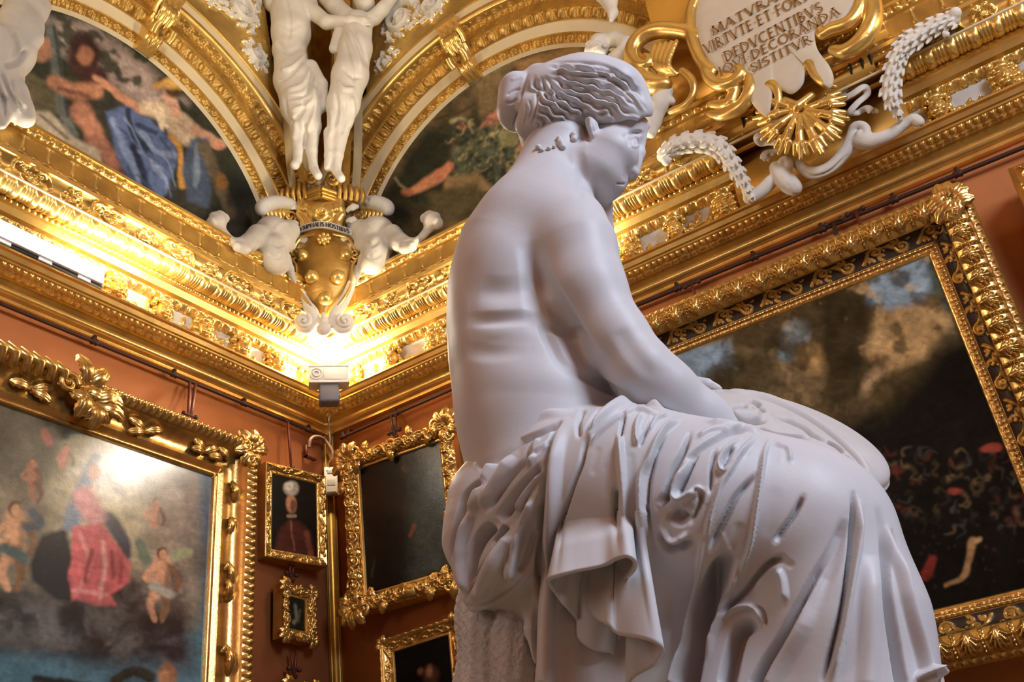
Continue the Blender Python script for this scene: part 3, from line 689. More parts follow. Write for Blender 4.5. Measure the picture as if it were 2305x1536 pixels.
def T_scrolls(P, H, seed=2):
    t = Tile(P, H, P / 90); rg = np.random.default_rng(seed)
    t.spiral(P * .25, H * .6, H * .33, 1.5, PI, -1, H * .1, 1., [(P * .0, H * .2)]); t.spiral(P * .72, H * .38, H * .32, 1.5, PI, 1, H * .1, 1., [(P * .46, H * .7)])
    for k in range(9): t.leaf(P * rg.random(), H * rg.random(), rg.random() * 6.3, H * .42, H * .11, .8, 3, .4)
    for k in range(6): t.dome(P * rg.random(), H * rg.random(), H * .09, H * .09, .9)
    return t
def T_plain(): return None
def relief_grid(U, prof, fr, us=None):
    """prof: list of (d, n, tile or None, amp, mat) knots from one edge to the other; relief lives on the segment that starts at the knot.
    returns arrays D, N (per row, per column), material per row"""
def strip(mb, U, knots, place, clampf, seg=.008):
    """sweep a carved profile. U: positions along; knots: (o, z, tile, amp, mat, bow); place(u, o, z)->xyz; clampf(o)->(umin, umax)"""
    for a, b in zip(knots[:-1], knots[1:]):
        p, q = np.array(a[:2], float), np.array(b[:2], float); L = np.linalg.norm(q - p)
        tile, amp, m = a[2], a[3], a[4]; bow = a[5] if len(a) > 5 else 0
        if L < 1e-6: continue
        n = 2 if (tile is None and not bow) else max(7, int(L / seg) + 1)
        s = np.linspace(0, 1, n); nr = np.array([(q - p)[1], -(q - p)[0]]) / L
        base = p + (q - p) * s[:, None] + nr * (bow * 4 * s * (1 - s))[:, None]
        Uu = U if (tile is not None) else U[::max(1, len(U) // 60)]
        if Uu[-1] != U[-1]: Uu = np.append(Uu, U[-1])
        h = (tile.at(Uu[:, None] + 0 * s[None], s[None] + 0 * Uu[:, None]) if tile is not None else np.zeros((len(Uu), n))) * amp
        e = np.minimum(1, np.minimum(s, 1 - s) * 14)
        O = base[None, :, 0] + nr[0] * h * e; Z = base[None, :, 1] + nr[1] * h * e
        lo, hi = clampf(O, Z)
        UU = np.clip(Uu[:, None] + 0 * O, lo, hi)
        P = place(UU, O, Z)
        if isinstance(m, tuple):   # ground material, relief material, threshold
            q4 = gridq(len(Uu), n); hq = (h.reshape(-1)[q4]).mean(1) / max(abs(amp), 1e-9)
            hi_ = hq > m[2]; mb.add(P.reshape(-1, 3), q4, 0); mb.M[-1] = np.where(hi_, m[1], m[0])
        else: mb.grid(P, m)
# ================================================================== the room
RL, RW, RH = 10.0, 11.0, 12.2     # depth of left wall, width of right wall, height
def boxobj(name, lo, hi, m, kind='structure'):
    o = MB().box(lo, hi).build(name, m, smooth=False); tag(o, kind=kind); return o
M['floor'] = mat('terracotta_floor', (.40, .30, .20), .35, 0, .05, 20, .2, .4, 3)
M['ceil'] = mat('vault_plaster', (.52, .40, .24), .7, 0, .05, 20, .1, .2, 2)
boxobj('floor', (-.2, -RL - .2, -.2), (RW + .2, .2, 0), M['floor'])
boxobj('wall_left', (-.2, -RL, 0), (0, .2, RH), M['wall'])
boxobj('wall_right', (0, 0, 0), (RW, .2, RH), M['wall'])
boxobj('wall_rear', (-.2, -RL - .2, 0), (RW, -RL, RH), M['wall'])
boxobj('wall_far', (RW, -RL, 0), (RW + .2, .2, RH), M['wall'])
boxobj('ceiling', (-.2, -RL - .2, RH), (RW + .2, .2, RH + .2), M['ceil'])
Z0 = CH
# ---- the carved cornice
tG, tB, tE = T_gadroon(.145, .15), T_bead(.045, .03), T_egg(.085, .06)
tA, tS, tL, tBB = T_cyma(.15, .11), T_shells(.62, .13), T_lappet(.19, .18), T_bead(.10, .05, 1, True)
tF = T_foliage(1.2, .25, 5, 54)
GD, GL, ST_, CR = 0, 1, 2, 3
CMATS = [M['gold'], M['gold_dull'], M['stucco_grey'], M['cream']]
CK = [(.0, 3.965, None, 0, GD), (.05, 3.965, None, 0, GD), (.05, 3.99, None, 0, GD), (.075, 4.0, None, 0, GD, .012), (.095, 4.045, None, 0, GL), (.085, 4.055, None, 0, GL), (.115, 4.085, None, 0, GD), (.125, 4.09, tA, .022, GD),
      (.215, 4.135, None, 0, GD), (.23, 4.135, None, 0, GD), (.23, 4.15, None, 0, GL), (.245, 4.155, None, 0, GD), (.26, 4.185, None, 0, GD), (.285, 4.19, None, 0, GD), (.285, 4.205, None, 0, GL), (.10, 4.215, tF, .05, (2, 0, .12)),
      (.10, 4.465, tE, .025, GD), (.165, 4.52, None, 0, GL), (.20, 4.53, None, 0, GD), (.225, 4.575, None, 0, GD), (.245, 4.58, None, 0, GD), (.245, 4.585, tB, .014, GD), (.255, 4.612, tG, .035, GD, .03),
      (.395, 4.665, None, 0, CR, .006), (.405, 4.68, None, 0, GL), (.375, 4.69, tS, .05, GD, -.02), (.425, 4.80, None, 0, GD), (.45, 4.805, None, 0, GD), (.455, 4.835, None, 0, GL), (.425, 4.845, tL, .022, GL), (.445, 5.02, None, 0, GD),
      (.46, 5.025, tBB, .022, GD), (.465, 5.07, None, 0, GD), (.49, 5.075, None, 0, GD), (.49, 5.10, None, 0, GD), (.40, 5.19, None, 0, GD), (.09, 5.21, None, 0, GD)]
CK = [(k[0], k[1] + Z0, *k[2:]) for k in CK]
GAP = (4.20, 5.42)
def cornice(name, side, L):
    mb = MB(); U = np.arange(0, L, .0075)
    pl = (lambda u, o, z: np.stack([o, -u, z], -1)) if side == 'L' else (lambda u, o, z: np.stack([u, -o, z], -1))
    cf = lambda O, Z: (np.maximum(O, 0), L)
    if side == 'L': strip(mb, U, CK, pl, cf)
    else:      # the carved rows stop either side of the plain field under the cartouche
        strip(mb, U, CK[:16], pl, cf); strip(mb, U, CK[23:], pl, cf)
        for Us in (U[U < GAP[0]], U[U > GAP[1]]): strip(mb, Us, CK[15:24], pl, lambda O, Z: (np.maximum(O, 0) if Us[0] < 1 else Us[0], Us[-1]))
    o = mb.build(name, CMATS); tag(o, kind='structure'); return o
cl = cornice('trim_1', 'L', 4.6); cr = cornice('trim_2', 'R', 7.6)
# corner leaf over the mitre of the gadroon
def leaf3(mb, base, tip, side, nrm_, wd, bulge=.15, m=0, nu=14, nv=9, lobes=5):
    """a curled acanthus leaf as a bent lobed sheet"""
    base, tip, side, nn = map(lambda v: np.asarray(v, float), (base, tip, side, nrm_)); L = np.linalg.norm(tip - base); side = nrm(side[None])[0]; nn = nrm(nn[None])[0]
    s = np.linspace(0, 1, nu)[:, None]; t = np.linspace(-1, 1, nv)[None]
    w = wd * np.sqrt(np.maximum(0, 4 * s * (1.02 - s))) * (1 + .18 * np.sin(s * lobes * 2 * PI))
    hgt = bulge * L * np.sin(s * PI) * 1.0 + L * .10 * s ** 3 - .35 * wd * t * t * (1 - .3 * s) + .12 * wd * np.cos(t * 3 * PI)
    P = base + (tip - base) * s[..., None] + side * (w * t)[..., None] + nn * hgt[..., None]
    mb.grid(P, m); Q = P - nn * .012 * L / .2; mb.grid(Q, m)
cm = MB(); dn = np.array([1, -1, 0]) / math.sqrt(2); sd = np.array([1, 1, 0]) / math.sqrt(2)
for k in (-1, 0, 1):
    leaf3(cm, np.array([.37, -.37, 4.70 + Z0]) + sd * k * .05, np.array([.24, -.24, 4.545 + Z0]) + sd * k * .045, sd, dn - UP * .9, .045, .10)
cm.build('corner_leaf', M['gold'], cl)
# masks between the frieze panels
def mask_mb(c, nrm_, rt, s=1., lion=False):
    mb = MB(); c = np.asarray(c, float); A = np.stack([rt, nrm_, UP])
    def g(x, d, z): return c + (np.array([x, d, z]) * s) @ A
    def B(x, d, z, r, n=12): mb.ball(g(x, d, z), np.array(r) * s, 0, n, A)
    B(0, .075, .0, (.062, .06, .085), 16); B(0, .13, -.005, (.013, .022, .03)); B(0, .125, -.02, (.02, .015, .012))
    for sg in (-1, 1):
        B(sg * .026, .118, .018, (.015, .012, .010)); B(sg * .028, .112, -.03, (.022, .022, .022)); B(sg * .03, .12, .038, (.024, .012, .010))
        for k in range(6):
            a = .2 + k * .42; B(sg * (.062 + .018 * math.sin(k * 2.)) , .055 + .012 * math.cos(k), .085 - k * .033, (.026, .03, .024))
    B(0, .122, -.042, (.022, .012, .007)); B(0, .115, -.062, (.024, .02, .016)); B(0, .085, .085, (.06, .045, .03))
    for k in range(5): B((k - 2) * .024, .10, .075 + .012 * math.cos(k - 2), (.018, .022, .018))
    if lion:
        for k in range(10):
            a = k / 10 * 2 * PI; B(.075 * math.cos(a), .06, .085 * math.sin(a), (.03, .03, .03))
    mb.box((-.055, 0, -.15), (.055, .085, -.07), 0, lambda V: c + (V * s) @ A)
    mb.box((-.065, 0, -.175), (.065, .10, -.15), 0, lambda V: c + (V * s) @ A)
    for k in (-1, 0, 1): mb.tube([g(k * .03, .092, -.075), g(k * .03, .092, -.15)], .011 * s, 6)
    mb.box((-.06, 0, .075), (.06, .06, .125), 0, lambda V: c + (V * s) @ A)
    return mb
zc = Z0 + 4.345
for i, u in enumerate((.42, .80, 1.20, 1.60, 2.0, 2.42)):
    mask_mb((.10, -u, zc), np.array([1., 0, 0]), np.array([0, 1., 0]), 1., i % 2 == 1).build('mask_bracket', M['gold'], cl)
for i, u in enumerate((.45, .92, 1.38, 1.84, 2.3, 2.76, 3.27, 3.66, 4.06, 5.62, 6.05, 6.5)):
    mask_mb((u, -.10, zc), np.array([0, -1., 0]), np.array([1., 0, 0]), 1., i % 2 == 0).build('mask_bracket', M['gold'], cr)
# ---- lunette arches
LC = {'L': (2.40, 6.87), 'R': (2.22, 6.93)}; LR = 1.68
tLB, tEG, tCV = T_leafband(.14, .10), T_egg(.13, .12), T_acanthus(.16, .16)
AK = [(.06, 1.665, None, 0, CR), (.10, 1.70, tLB, .02, GL), (.13, 1.785, None, 0, GD), (.14, 1.79, None, 0, CR), (.165, 1.895, None, 0, GD), (.18, 1.90, tEG, .035, GL, -.01), (.235, 1.985, None, 0, GD), (.26, 1.99, None, 0, GL), (.265, 2.01, tCV, .02, GL, -.04),
      (.335, 2.125, None, 0, GD), (.36, 2.13, None, 0, GD, .012), (.375, 2.19, None, 0, GD), (.36, 2.195, None, 0, CR), (.37, 2.285, None, 0, GD), (.39, 2.29, None, 0, GD), (.39, 2.315, None, 0, GD), (.34, 2.32, None, 0, GD)]
def arch(name, side, label):
    cu, czz = LC[side]; mb = MB(); U = np.arange(-.35, PI + .35, .0042)
    def pl(u, o, z):
        uu = cu + z * np.cos(u); zz = czz + z * np.sin(u)
        if side == 'R': uu = uu
        return np.stack([o, -uu, zz], -1) if side == 'L' else np.stack([uu, -o, zz], -1)
    # reliefs run along the arc: scale angle to metres at the mean radius
    strip(mb, U * 1.95, AK, lambda u, o, z: pl(u / 1.95, o, z), lambda O, Z: (-.02 * 1.95 - .0 * O, (PI + .02) * 1.95))
    o = mb.build(name, CMATS); return o
for side, nm in (('L', 'left'), ('R', 'right')):
    a = arch('trim_7' if side == 'L' else 'trim_8', side, nm)
    tag(a, kind='structure')
    cu, czz = LC[side]
    # console that clasps the arch
    for ang in ((math.radians(93),) if side == 'L' else (math.radians(95),)):
        mb = MB()
        def g(t, r, n):
            th = ang + t / 2.0; uu = cu + r * math.cos(th); zz = czz + r * math.sin(th)
            return np.array([n, -uu, zz]) if side == 'L' else np.array([uu, -n, zz])
        pf = [(.10, 1.66), (.20, 1.68), (.27, 1.74), (.27, 1.80), (.24, 1.86), (.30, 1.92), (.38, 1.98), (.42, 2.06), (.40, 2.12), (.45, 2.16), (.45, 2.22)]
        T_ = np.linspace(-.085, .085, 15); P = np.array([[g(t * (1 + .25 * (i / 10)), r, n + .02 * math.cos(t / .085 * 3 * PI) * (0 < i < 8)) for t in T_] for i, (n, r) in enumerate(pf)]); mb.grid(P)
        for sg in (0, -1):
            E = P[:, sg]; B_ = np.array([g((T_[sg]) * 1.2, r, .08) for n, r in pf]); mb.grid(np.stack([E, B_], 1))
        for (r0, r1) in ((1.70, 1.78), (1.94, 2.05)):
            for sg in (-1, 1): mb.tube([g(sg * .09, r1, .40), g(sg * .1, (r0 + r1) / 2, .36), g(sg * .09, r0, .32)], .035, 8)
        for k in (-1, 0, 1): leaf3(mb, g(k * .05, 2.05, .42), g(k * .05, 1.86, .30), g(.1, 2, .3) - g(0, 2, .3), g(0, 2, .5) - g(0, 2, .3), .035, .25)
        mb.build('console', M['gold'], a)
# ---- pendentive walls above and between the arches
def spandrel(name, side):
    cu, czz = LC[side]; o = .34; mb = MB(); n = 70
    tP = Tile(2.6, 2.6, .009); rg = np.random.default_rng(4)
    for (x, y, r, hd) in ((.62, .55, .07, 1), (.76, .93, .12, -1), (.98, 1.40, .19, 1), (1.36, 1.30, .13, -1), (1.5, 1.75, .2, 1), (1.9, 1.6, .15, -1), (2.2, 1.9, .18, 1), (.68, 1.75, .12, -1), (.85, 2.2, .2, 1), (1.25, 2.2, .15, -1), (.56, 1.25, .07, 1)):
        tP.spiral(x, y, r, 1.7, .5, hd, r * .17, 1.)
        for k in range(9): tP.leaf(x + r * .95 * math.cos(k * .7), y + r * .95 * math.sin(k * .7), k * .7 + hd * 1.1, r * .75, r * .16, .8, 3, .3)
        for k in range(6): tP.leaf(x, y, k * 1.05, r * .5, r * .16, .9, 2)
    for k in range(60): tP.leaf(.5 + 2. * rg.random(), 2.5 * rg.random(), rg.random() * 6.3, .13, .022, .7, 3, .4)
    # grid in (angle, radius) beyond the arch, towards the corner
    th = np.linspace(math.radians(20), math.radians(112), 260); rr = np.linspace(0, 1, 170)
    P = []; H = []
    for t in th:
        # corner direction is u -> 0 : angle measured from the corner side
        r0 = 2.30; uu0 = cu - r0 * math.cos(t); 
        s = rr * 1.5; uu = cu - (r0 + s) * math.cos(t); zz = czz + (r0 + s) * math.sin(t)
        umin = .36 + .26 * np.clip((zz - 7.2) / 1.6, 0, 3); uu = np.maximum(uu, umin + .34)
        h = tP.at(np.clip(uu - .5, 0, 2.59), np.clip((zz - 8.2) / 2.6, 0, .999))
        edge = np.clip((uu - umin - .40) / .05, 0, 1) * np.clip((s - .06) / .04, 0, 1); h = h * edge
        oo = o + .03 + h * .07
        P.append(np.stack([oo, -uu, zz], -1) if side == 'L' else np.stack([uu, -oo, zz], -1)); H.append(h)
    P = np.array(P); H = np.array(H); q = gridq(*P.shape[:2]); hm = H.reshape(-1)[q].mean(1)
    mb.add(P.reshape(-1, 3), q, 0); mb.M[-1] = np.where(hm > .2, 1, 0)
    return mb.build(name, [M['gold'], M['stucco']])
for side in 'LR':
    s_ = spandrel('spandrel_panel', side)
    tag(s_, 'triangular gilded panel with white scrolling stucco leaves %s of the corner figures' % ('left' if side == 'L' else 'right'), 'stucco panel', 'stucco panels beside the corner figures')
# corner niche: dark gilt back, cream and gold edge strips
nm_ = MB(); zs = np.linspace(6.9, 11.4, 40)
def edge_u(z): return .36 + .26 * np.clip((z - 7.2) / 1.6, 0, 3)
for (a, b, oo, m_) in ((0, .62, .34, 1), (.62, .80, .37, 3), (.80, .90, .40, 0), (.90, 1.02, .36, 3)):
    for sd_ in (0, 1):
        uu0, uu1 = edge_u(zs) * 1. + .34 * 0 + (a - .62) * .9 + .0, edge_u(zs) + (b - .62) * .9
        uu0 = np.maximum(uu0, oo * .9) if a > 0 else np.full_like(zs, .30)
        O_ = oo + .10 * np.clip(zs - 8.0, 0, 3) ** 1.3 * (a > 0) + 0 * zs
        A_ = np.stack([O_, -uu0, zs], -1); B_ = np.stack([O_, -uu1, zs], -1)
        P = np.stack([A_, B_], 1)
        if sd_: P = np.stack([-P[..., 1], -P[..., 0], P[..., 2]], -1)
        nm_.grid(P, m_)
for k in (-1, 1):
    for q_ in (.10, .17): nm_.tube([np.array([.42, -.42, 7.3]) + sd * k * q_, np.array([.60, -.60, 11.]) + sd * k * q_ * 1.6], .03, 8, 0)
tag(nm_.build('trim_3', CMATS), kind='structure')
# ================================================================== painted pictures (colour per vertex on fine grids)
def vnoise(x, y, seed=0):
    rg = np.random.default_rng(seed); G = rg.random((64, 64)); i = np.floor(x).astype(int); j = np.floor(y).astype(int); a, b = x - i, y - j
    a, b = a * a * (3 - 2 * a), b * b * (3 - 2 * b); i0, i1, j0, j1 = i % 64, (i + 1) % 64, j % 64, (j + 1) % 64
    return (G[i0, j0] * (1 - a) + G[i1, j0] * a) * (1 - b) + (G[i0, j1] * (1 - a) + G[i1, j1] * a) * b
def fbm(x, y, s, o=4, seed=0): return sum(vnoise(x / s * 2 ** k + 7.3 * k, y / s * 2 ** k + 3.1 * k, seed + k) * .5 ** k for k in range(o)) / sum(.5 ** k for k in range(o))
class Paint:
    """X, Y: photograph-scale coordinates of the picture's points, warped a little so that edges look brushed"""
    def __init__(s, X, Y, base, k=1.6, warp=9, seed=1):
        s.X0, s.Y0 = X, Y
        s.X = X + (fbm(X, Y, 30, 3, seed) - .5) * warp; s.Y = Y + (fbm(X, Y, 30, 3, seed + 9) - .5) * warp
        s.k = k; s.C = np.zeros((*X.shape, 3)); s.C[:] = s.col(base)
    def col(s, c): return np.minimum(np.array(lin(*c)) * s.k, .9)
    def mix(s, m, c): s.C += (s.col(c) - s.C) * np.clip(m, 0, 1)[..., None]; return s
    def blob(s, x, y, rx, ry, c, ang=0, soft=.35, a=1.):
        t = math.radians(ang); dx, dy = s.X - x, s.Y - y; u = (dx * math.cos(t) + dy * math.sin(t)) / rx; v = (-dx * math.sin(t) + dy * math.cos(t)) / ry
        return s.mix(a * np.clip((1 - np.hypot(u, v)) / soft, 0, 1), c)
    def stroke(s, pts, w, c, soft=.5, a=1.):
        P = smooth_line(pts, 24) if len(pts) > 2 else np.array(pts, float); n = len(P); W = np.linspace(*(w if isinstance(w, tuple) else (w, w)), n); D = np.full(s.X.shape, 9.)
        for i in range(n - 1):
            q, ba = P[i], P[i + 1] - P[i]; L = max(ba @ ba, 1e-6); dx, dy = s.X - q[0], s.Y - q[1]; t = np.clip((dx * ba[0] + dy * ba[1]) / L, 0, 1)
            D = np.minimum(D, np.hypot(dx - t * ba[0], dy - t * ba[1]) / W[i])
        return s.mix(a * np.clip((1 - D) / soft, 0, 1), c)
    def poly(s, pts, c, soft=6, a=1.):
        p = np.array(pts, float); ins = np.zeros(s.X.shape, bool); D = np.full(s.X.shape, 1e9)
        for i in range(len(p)):
            q, r = p[i - 1], p[i]; ba = r - q; L = max(ba @ ba, 1e-6); dx, dy = s.X - q[0], s.Y - q[1]; t = np.clip((dx * ba[0] + dy * ba[1]) / L, 0, 1)
            D = np.minimum(D, np.hypot(dx - t * ba[0], dy - t * ba[1]))
            cr_ = (q[1] > s.Y) != (r[1] > s.Y); xx = (r[0] - q[0]) * (s.Y - q[1]) / (r[1] - q[1] + 1e-9) + q[0]; ins ^= cr_ & (s.X < xx)
        return s.mix(a * np.clip(np.where(ins, D, -D) / soft + .5, 0, 1), c)
    def noise(s, sc_, c, lo=.5, hi=.7, a=.6, seed=5, my=None):
        m = np.clip((fbm(s.X, s.Y, sc_, 4, seed) - lo) / (hi - lo), 0, 1) * a
        return s.mix(m if my is None else m * my(s.X, s.Y), c)
    def soften(s, n=2):
        for _ in range(n):
            for ax in (0, 1):
                a = np.roll(s.C, 1, ax); b = np.roll(s.C, -1, ax); s.C = s.C * .5 + (a + b) * .25
        return s
    def tone(s, sc_=18, amt=.22, seed=8):
        s.soften(1); g_ = s.C.mean(-1, keepdims=True); s.C = g_ + (s.C - g_) * .86; s.C *= (1 + (fbm(s.X, s.Y, 55, 3, seed + 3)[..., None] - .5) * .9); s.C *= (1 + (fbm(s.X * .35 + s.Y * .2, s.Y * 1.1 - s.X * .3, 7, 3, seed + 5)[..., None] - .5) * .45); s.C *= (1 + (fbm(s.X, s.Y, sc_, 4, seed)[..., None] - .5) * 2 * amt); return s
def figure(p, x, y, h, skin=(190, 130, 95), cloth=None, lean=0., hair=(70, 40, 25), legs=True):
    """a small loosely brushed nude or draped figure of height h, standing or kneeling"""
    dk = tuple(int(c * .6) for c in skin)
    p.stroke([(x, y + h * .12), (x + lean * .5, y + h * .55)], h * .17, skin); p.stroke([(x + h * .09, y + h * .18), (x + h * .10 + lean * .5, y + h * .5)], h * .05, dk, a=.6)
    p.stroke([(x - h * .12, y + h * .2), (x - h * .25, y + h * .36), (x - h * .1, y + h * .44)], h * .055, skin); p.stroke([(x + h * .12, y + h * .2), (x + h * .24, y + h * .4), (x + h * .2, y + h * .56)], h * .055, dk)
    if legs: p.stroke([(x + lean * .5 - h * .04, y + h * .55), (x + lean - h * .12, y + h * .78), (x + lean - h * .05, y + h)], (h * .11, h * .05), skin); p.stroke([(x + lean * .5 + h * .06, y + h * .55), (x + lean + h * .12, y + h * .8), (x + lean + h * .06, y + h)], (h * .1, h * .05), dk)
    p.blob(x, y, h * .095, h * .115, hair); p.blob(x + h * .015, y + h * .02, h * .07, h * .09, skin)
    if cloth: p.stroke([(x - h * .12, y + h * .5), (x + h * .12, y + h * .62)], h * .1, cloth)
M['fresco'] = paint_mat('fresco_paint', .75, .2, 0, .08)
M['oil'] = paint_mat('oil_paint_varnished', .38, .10, .0, .10, 90)
M['oil_gloss'] = paint_mat('oil_paint_glossy', .25, .5, 1., .10, 70)
M['oil_dark'] = paint_mat('oil_paint_dark', .24, .4, .0, .10, 70)
def lunette(side, painter, label):
    cu, cz = LC[side]; us = np.arange(cu - 1.72, cu + 1.72, .011); zs = np.arange(6.82, cz + 1.72, .011)
    Ug, Zg = np.meshgrid(us, zs, indexing='ij'); P = np.stack([0 * Ug + .07, -Ug, Zg], -1) if side == 'L' else np.stack([Ug, 0 * Ug - .07, Zg], -1)
    X, Y, _ = proj(P); C = painter(X, Y); q = gridq(*Ug.shape)
    r = np.hypot(Ug - cu, np.maximum(Zg - cz, 0)).reshape(-1); q = q[(r[q] < 1.70).all(1)]
    used = np.unique(q); mp = np.full(Ug.size, -1); mp[used] = np.arange(len(used))
    o = link_mesh('lunette_fresco', P.reshape(-1, 3)[used], mp[q], M['fresco'], vcol=C.reshape(-1, 3)[used]); tag(o, label, 'fresco', 'frescoes in the lunettes'); return o
def paint_left(X, Y):
    p = Paint(X, Y, (46, 46, 34), 1.35)
    p.poly([(90, 40), (210, 60), (330, 150), (420, 230), (330, 240), (250, 190), (140, 120)], (150, 130, 118), 30)
    p.noise(26, (38, 44, 28), .5, .62, .9, 3, lambda x, y: np.clip((170 - y + x * .55) / 60, 0, 1)); p.noise(40, (30, 36, 26), .52, .6, .8, 4, lambda x, y: np.clip((x - 330) / 60, 0, 1))
    p.poly([(20, 140), (130, 195), (140, 260), (60, 250), (20, 200)], (88, 80, 54), 8)
    p.stroke([(112, 60), (125, 140), (138, 240), (165, 310)], 15, (88, 92, 84)); p.stroke([(120, 60), (135, 150), (150, 260)], 5, (52, 58, 52))
    p.blob(90, 120, 32, 24, (150, 104, 70)); p.blob(100, 100, 14, 22, (160, 110, 76))
    p.blob(190, 130, 45, 60, (58, 34, 24)); p.blob(185, 95, 34, 24, (50, 32, 26)); p.blob(190, 125, 22, 26, (150, 98, 66)); p.blob(215, 180, 36, 40, (60, 34, 30))
    p.stroke([(120, 185), (160, 205), (215, 205)], (20, 24), (168, 112, 76)); p.stroke([(130, 200), (200, 218)], 7, (112, 70, 48))
    p.stroke([(215, 175), (245, 195), (290, 230), (320, 250)], (9, 16), (178, 122, 84))
    p.stroke([(180, 250), (205, 285), (215, 330)], (30, 24), (160, 104, 74)); p.stroke([(220, 320), (260, 370), (280, 420)], (22, 30), (140, 90, 66))
    p.poly([(60, 250), (110, 250), (165, 310), (225, 340), (230, 370), (150, 330), (80, 280)], (165, 150, 122), 8); p.stroke([(90, 260), (150, 310)], 5, (110, 98, 78))
    p.poly([(240, 250), (290, 240), (340, 270), (395, 320), (398, 365), (380, 420), (350, 480), (300, 430), (260, 340)], (74, 92, 128), 8)
    for q, c, w in (([(255, 270), (275, 320), (310, 400)], (110, 128, 162), 10), ([(290, 250), (300, 300), (330, 340)], (34, 42, 62), 9), ([(320, 300), (350, 340), (390, 350)], (120, 136, 165), 9), ([(300, 330), (320, 390), (340, 450)], (30, 38, 56), 10), ([(340, 370), (370, 400)], (104, 120, 148), 9), ([(310, 280), (350, 300)], (44, 54, 78), 7)): p.stroke(q, w, c)
    rg = np.random.default_rng(12)
    for k in range(26):
        x, y = 262 + 110 * rg.random(), 262 + 170 * rg.random(); p.stroke([(x, y), (x + 14 + 14 * rg.random(), y + 26), (x + 22 + 20 * rg.random(), y + 60 + 20 * rg.random())], (5, 1.5), [(130, 146, 176), (30, 36, 54), (52, 64, 92)][k % 3], .9, .6)
    for k in range(150):
        x, y = 150 + 400 * rg.random(), 50 + 250 * rg.random()
        if y < 40 + .45 * (x - 150) and abs(y - (60 + .62 * (x - 150))) > 12 or x > 400: p.blob(x, y, 11 * rg.random() + 4, 3.5, [(28, 34, 22), (48, 54, 32), (22, 26, 18)][k % 3], 180 * rg.random(), .5, .7)
    p.stroke([(330, 240), (380, 260), (420, 300)], (22, 34), (186, 162, 128)); p.blob(405, 285, 34, 36, (176, 150, 122)); p.stroke([(350, 250), (375, 285)], 6, (206, 184, 150)); p.blob(365, 270, 10, 30, (214, 190, 152))
    p.stroke([(385, 225), (395, 255)], 13, (182, 134, 104)); p.blob(378, 215, 16, 22, (186, 136, 106)); p.blob(392, 200, 26, 24, (70, 48, 26)); p.stroke([(352, 195), (380, 185), (405, 195)], 10, (178, 130, 46)); p.blob(385, 188, 24, 16, (196, 148, 58))
    p.stroke([(385, 310), (405, 340), (410, 420)], 9, (176, 124, 36)); p.stroke([(440, 290), (480, 320), (500, 325)], 14, (176, 130, 100)); p.blob(492, 328, 14, 11, (172, 112, 82))
    p.poly([(430, 310), (470, 310), (480, 400), (470, 470), (420, 450), (410, 380)], (58, 70, 88), 10); p.stroke([(445, 330), (440, 420)], 8, (96, 108, 124)); p.stroke([(460, 330), (500, 430), (520, 480)], 18, (92, 78, 58)); p.blob(500, 410, 16, 22, (140, 98, 30))
    p.stroke([(270, 440), (330, 470), (400, 500)], 14, (130, 112, 84)); p.blob(545, 430, 60, 80, (22, 26, 22), soft=.8)
    return p.tone(14, .25).C
